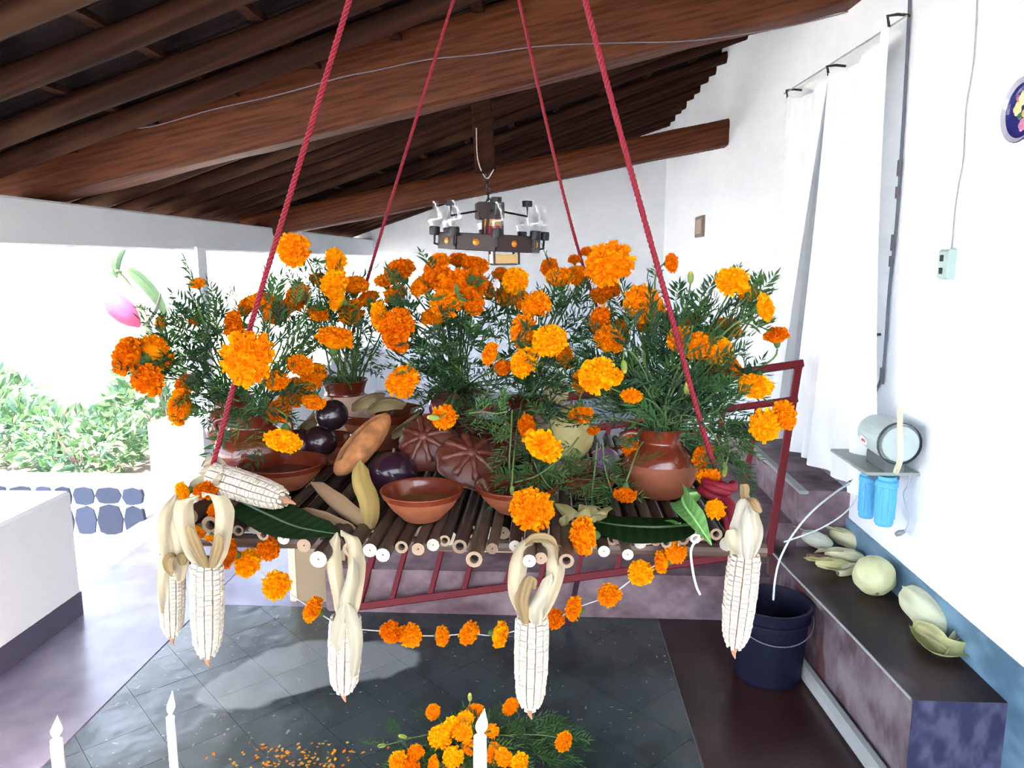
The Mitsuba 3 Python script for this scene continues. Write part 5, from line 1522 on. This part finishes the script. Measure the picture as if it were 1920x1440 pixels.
def bcorn(label, p0, p1, r, seed, name="husked_corn", col=YH, kern=False):
    k = thing(name, label, "corn", None)
    a, b = A(p0), A(p1)
    d = b - a
    L = np.linalg.norm(d)
    rot = frame(d, [0, 0, 1])
    t = np.linspace(0, 1, 14)
    prof = np.stack([r * np.interp(t, [0, .08, .3, .7, .92, 1], [.35, .75, 1, .95, .55, .12]), t * L], 1)
    v, f = lathe(prof, 20)
    an = np.arctan2(v[:, 1], v[:, 0])
    v[:, :2] *= (1 + 0.05 * np.sin(an * 7 + v[:, 2:3].ravel() * 20 + seed))[:, None]
    cc = A(col) * (0.72 + 0.5 * meshkit.noise(np.stack([an * 3.5, v[:, 2] * 8, np.full(len(an), seed * 3.1)], 1), seed))[:, None]
    part(k, "husk", MB().add(move((v, f), rot, a), cc), "vc_matte", True)
    rg = np.random.default_rng(seed)
    for j in range(4):
        s = unit(np.cross(d, [0, 0, 1])) * (1 if j % 2 else -1)
        e = a - unit(d) * rg.uniform(.02, .06) + s * rg.uniform(0, .035) + A([0, 0, rg.uniform(.0, .035)])
        husk_leaf(k, [a + d * 0.45 + s * r * .6 + A([0, 0, r * .75]), a + d * .12 + s * r * .5 + A([0, 0, r * .55]), e], r * 1.1, s + A([0, 0, .2]), A(col) * rg.uniform(.75, 1.05), "husk_flap")


bcorn("husked corn cob on the bench pointing at the wall, uppermost of the pile", onb(1556, 1018) + A([0, 0, .055]), onb(1628, 1046) + A([0, 0, .05]), 0.040, 1)
bcorn("husked corn cob on the bench, in the middle of the pile under the uppermost one", onb(1545, 1050) + A([0, 0, .03]), onb(1622, 1060) + A([0, 0, .03]), 0.036, 2)
bcorn("yellowish corn cob lying lowest at the front of the pile on the bench", onb(1528, 1062) + A([0, 0, .02]), onb(1600, 1070) + A([0, 0, .02]), 0.027, 3, col=YH2)
bcorn("short pale corn cob between the pile and the round squash on the bench", onb(1570, 1082) + A([0, 0, .018]), onb(1615, 1068) + A([0, 0, .018]), 0.024, 4)
bcorn("pale grey-green husked cob at the far end of the pile on the bench", onb(1505, 1016) + A([0, 0, .04]), onb(1560, 1040) + A([0, 0, .04]), 0.038, 5, col=(0.50, 0.52, 0.40))
bcorn("small husked cob standing out behind the pile on the bench, near the wall", onb(1580, 1010) + A([0, 0, .05]), onb(1606, 1030) + A([0, 0, .04]), 0.026, 6)
k = thing("purple_corn", "reddish purple corn cob peeping out on the near side of the pile on the bench", "corn")
a, b = onb(1512, 1054) + A([0, 0, .022]), onb(1560, 1058) + A([0, 0, .024])
core, kern = cob_mesh(np.linalg.norm(b - a), 0.018, 12, 9)
v, f, c_ = kern.arr()
part(k, "core", move(core, frame(b - a), a), "vc_matte", col=(0.30, 0.18, 0.14))
part(k, "kernels", MB().add(move((v, f), frame(b - a), a), c_ * A([0.42, 0.20, 0.22])), "vc_semi", kind="stuff")


def squash(label, p, r, sq, axis, col, seed, ribs=9):
    k = thing("pale_squash", label, "squash")
    v, f = blob((1, 1, 1), 0.05, 1.3, seed, 4)
    an = np.arctan2(v[:, 1], v[:, 0])
    rr = np.hypot(v[:, 0], v[:, 1])
    v[:, :2] *= (1 + 0.035 * np.cos(an * ribs) * rr)[:, None]
    v = v * A(sq) * r
    cc = A(col) * (0.8 + 0.4 * meshkit.fbm(np.stack([np.cos(an) * 3, np.sin(an) * 3, v[:, 2] * 12], 1), 3, seed))[:, None]
    rot = frame(axis)
    part(k, "rind", MB().add(move((v, f), rot, p), cc), "vc_semi", True)
    zt = unit(axis)
    part(k, "stem", tube([A(p) + zt * sq[2] * r * .93, A(p) + zt * sq[2] * r * 1.12], [0.007, 0.005], 7), "vc_matte", col=(0.16, 0.12, 0.06))


c = onb(1643, 1118)
squash("round pale yellow-green squash on the bench, right of the corn pile", c + A([0, 0.03, .074]), 0.078, (1, 1, 1.02), (-0.15, -0.75, -0.55), (0.55, 0.56, 0.30), 2)
c = onb(1738, 1172)
k = thing("husked_corn", "thick pale husk-wrapped ear on the bench against the blue band, near the wall", "corn")
a, b = onb(1700, 1112, BZ + .055), onb(1778, 1180, BZ + .05)
v, f = lathe(sm([(0.012, 0), (0.045, .02), (0.062, .08), (0.060, .15), (0.036, .205), (0.0, .22)], 4), 28)
an = np.arctan2(v[:, 1], v[:, 0])
v[:, :2] *= (1 + 0.035 * np.sin(an * 9 + v[:, 2] * 14))[:, None]
L = np.linalg.norm(b - a)
v[:, 2] *= L / .22
cc = A([0.58, 0.60, 0.40]) * (0.75 + 0.45 * meshkit.noise(np.stack([an * 4, v[:, 2] * 10, an * 0 + 3], 1), 2))[:, None]
part(k, "husk", MB().add(move((v, f), frame(b - a), a), cc), "vc_matte", True)
husk_leaf(k, [b, (a + b) / 2 + A([-.045, -.02, .035]), a + A([-.02, 0, .03])], 0.05, [0.4, -.6, .6], (0.56, 0.57, 0.36), "husk_flap")
k = thing("dried_husk", "opened yellow-green husk shell lying on the bench nearest the camera", "corn husk")
husk_leaf(k, [onb(1710, 1188) + A([0, 0, .03]), onb(1735, 1212) + A([0, 0, .015]), onb(1765, 1232) + A([0, 0, .012]), onb(1800, 1236) + A([0, 0, .02]), onb(1826, 1222) + A([0, 0, .04])], 0.075, [0.6, 0.6, 0.45], (0.52, 0.52, 0.24), lift=0.6)
husk_leaf(k, [onb(1718, 1200) + A([0, 0, .05]), onb(1748, 1222) + A([0, 0, .06]), onb(1778, 1232) + A([0, 0, .03])], 0.055, [0.5, 0.5, 0.7], (0.56, 0.54, 0.28), lift=0.4)
husk_leaf(k, [onb(1770, 1236) + A([0, 0, .012]), onb(1795, 1222) + A([0, 0, .05]), onb(1824, 1220) + A([0, 0, .05])], 0.05, [0.3, 0.9, 0.2], (0.56, 0.57, 0.34), lift=0.4)

# ================================================================== floor: candles, bunch, petals
def candle(label, px, py, Y, rp, lean=0.0):
    k = thing("candle", label, "candle")
    t = at(px, py, Y=Y)
    r = size(rp, t)
    b = A([t[0] + lean, t[1], 0.0])
    pts = np.linspace(b, t, 9)
    rr = np.full(9, r)
    rr[-1] = r * .94
    part(k, "wax", tube(pts, rr, 18), "wax", smooth=45)
    part(k, "wick", tube([t, t + A([0.001, 0, 0.010])], 0.0012, 5), "vc_matte", col=(0.02, 0.02, 0.02))
    prof = sm([(0.0, 0.002), (r * .28, 0.006), (r * .80, 0.022), (r * .85, 0.034), (r * .45, 0.055), (r * .12, 0.072), (0.0, 0.080)], 4)
    v, f = lathe(prof, 16)
    v = v * A([1, 1, 1.0]) + A([0.10, 0, 0]) * np.clip(v[:, 2:3], 0, 1) ** 1.0 * 1.6
    fk = fresh(k + "__flame")
    scene[fk] = {**mikit.ply((v + t + A([0, 0, .004]), f[:, ::-1] if False else f), "flame", True), "emitter": {"type": "area", "radiance": {"type": "rgb", "value": [20.0, 14.0, 11.0]}}}
    labels[fk] = {"label": "bright candle flame"}


candle("lit white candle at the bottom left corner of the photograph", 105, 1388, 2.05, 11)
candle("lit white candle second from the left, slimmer, on the bluish floor", 319, 1345, 1.95, 8)
candle("lit white candle in front of the marigold bunch on the floor", 900, 1382, 1.80, 13)

k = thing("flower_vase", "clay vase on the floor holding the lower marigold bunch, mostly below the picture", "vase")
vc_ = at(870, 1440, Y=2.08)
vc_[2] = 0.0
part(k, "body", move(lathe(sm([(0, 0), (0.05, 0), (0.075, 0.06), (0.07, 0.13), (0.045, 0.17), (0.052, 0.20), (0.046, 0.195), (0.04, 0.17), (0.0, 0.15)], 4), 28), None, vc_), "clay", smooth=40)
JARS["vase"] = [vc_ + A([0, 0, 0.20]), 0.045]
FB = [(812, 1335, 13, 2.15, "o", "c", "small orange marigold at the upper left of the bunch on the floor"), (825, 1382, 20, 2.02, "y", "c", "golden marigold at the left of the bunch on the floor"), (849, 1364, 17, 2.04, "y", "c", "golden marigold, second at the left of the bunch on the floor"), (872, 1350, 16, 2.08, "y", "u", "golden marigold left of the candle flame"), (868, 1374, 17, 2.0, "o", "c", "orange marigold left of the candle's top"),
      (890, 1334, 15, 2.16, "o", "u", "orange marigold behind the candle flame"), (922, 1370, 12, 2.05, "o", "c", "small orange marigold right of the candle's top"), (958, 1326, 16, 2.2, "o", "l", "orange marigold behind the tip of the middle corn cob"), (1056, 1390, 17, 2.05, "o", "r", "orange marigold standing out alone at the right of the bunch on the floor"),
      (880, 1400, 14, 1.98, "o", "c", "orange marigold just left of the candle"), (849, 1419, 18, 1.95, "y", "c", "round golden marigold in the middle of the bunch on the floor"), (814, 1434, 15, 1.95, "o", "l", "orange marigold at the bottom edge, left part of the bunch"), (779, 1412, 15, 2.0, "o", "u", "orange marigold above the leftmost one of the bunch on the floor"), (748, 1432, 21, 1.98, "y", "l", "leftmost golden marigold of the bunch on the floor"),
      (772, 1440, 14, 1.95, "d", "c", "deep orange marigold at the bottom edge beside the leftmost one"), (924, 1414, 19, 2.02, "o", "r", "orange marigold just right of the candle, low in the bunch"), (945, 1420, 16, 1.95, "o", "c", "orange marigold right of the one beside the candle at the bottom edge"), (973, 1432, 19, 1.93, "y", "r", "golden marigold at the bottom edge, right part of the bunch")]
for x, y, rp, Y, tone, face, lab in FB:
    marigold(x, y, rp, Y, tone, face, "vase", lab, leaves=4, lenleaf=0.075)
for x, y, rp, Y, f, lab in [(881, 1307, 7, 2.15, (0, 0, 1), "upright yellow-green bud at the top of the bunch on the floor"), (755, 1381, 7, 2.1, (-1, 0, .2), "green bud at the left of the bunch on the floor"), (716, 1398, 7, 2.15, (-1, 0, -.2), "leftmost green bud of the bunch on the floor")]:
    k = thing("flower_bud", lab, "flower bud")
    c = at(x, y, Y=Y)
    f = unit(f)
    r = size(rp, c) * 1.2
    part(k, "bud", BUD, None, tw=mat4(frame(f), c, r))
    m = JARS["vase"][0]
    b = c - f * r
    part(k, "stem", tube(bez(m + A([0, 0, -.05]), m + A([0, 0, .08]), b - f * .05, b, 10), 0.0016, 5), "leaf", True, col=(0.15, 0.24, 0.09))
k = thing("marigold_foliage", "green feathery leaves of the bunch on the floor", "leaves", kind="stuff")
mb, sb_ = MB(), MB()
m = JARS["vase"][0]
for x, y, Y, s, n in ((900, 1420, 2.05, .06, 60), (990, 1400, 2.08, .05, 35), (800, 1420, 2.1, .06, 30), (1020, 1385, 2.1, .03, 14), (930, 1380, 2.15, .05, 22)):
    c = at(x, y, Y=Y)
    for _ in range(n):
        p = c + s * rg.standard_normal(3) * A([1, .6, .6])
        add_leaf(mb, p, unit(p - m + 0.05 * rg.standard_normal(3)), 0.085 * rg.uniform(.6, 1.2), rg)
    sb_.add(tube(bez(m + A([0, 0, -.05]), m + A([0, 0, .08]), c + A([0, 0, -.03]), c, 9), 0.0018, 5), (0.12, 0.2, 0.07))
part(k, "leaves", mb, "leaf", kind="stuff")
part(k, "stems", sb_, "leaf", True)

k = thing("fallen_petals", "loose orange marigold petals scattered on the floor by the candles", "petals", kind="stuff")
mb = MB()
rg = np.random.default_rng(9)
for _ in range(130):
    px = rg.normal(560, 70) if rg.random() < .75 else rg.uniform(430, 760)
    py = min(rg.normal(1425, 16), 1500)
    if py < 1385:
        continue
    p = at(px, py, Z=0.002)
    a = rg.uniform(0, 6.28)
    L = rg.uniform(0.010, 0.020)
    d, s = A([math.cos(a), math.sin(a), 0]), A([-math.sin(a), math.cos(a), 0])
    w = L * .35
    zz = rg.uniform(0.001, 0.007, 5)
    v = A([p, p + d * L * .5 + s * w, p + d * L * .55, p + d * L * .5 - s * w, p + d * L]) + np.stack([zz * 0, zz * 0, zz], 1)
    mb.add((v, A([[0, 2, 1], [0, 3, 2], [1, 2, 4], [2, 3, 4]])), A([(0.80, 0.30, 0.02), (0.70, 0.18, 0.02), (0.45, 0.30, 0.10)][rg.integers(3)]))
part(k, None, mb, "petal")

# loose electric cable along the thick beam
k = thing("electric_cable", "thin pale cable stapled along the face of the thick reddish beam", "cable")
pts = []
for x, y in ((30, 300), (200, 243), (280, 238), (400, 205), (520, 178), (640, 145), (700, 133), (800, 112), (900, 102), (1000, 88), (1080, 83), (1180, 80), (1300, 76), (1450, 55), (1560, 30), (1590, 22)):
    pts.append(at(x, y, Y=3.272 + (x - 90) * 0.00026))
part(k, None, tube(spline(pts, 6), 0.0032, 5), "vc_matte", col=(0.16, 0.13, 0.15))
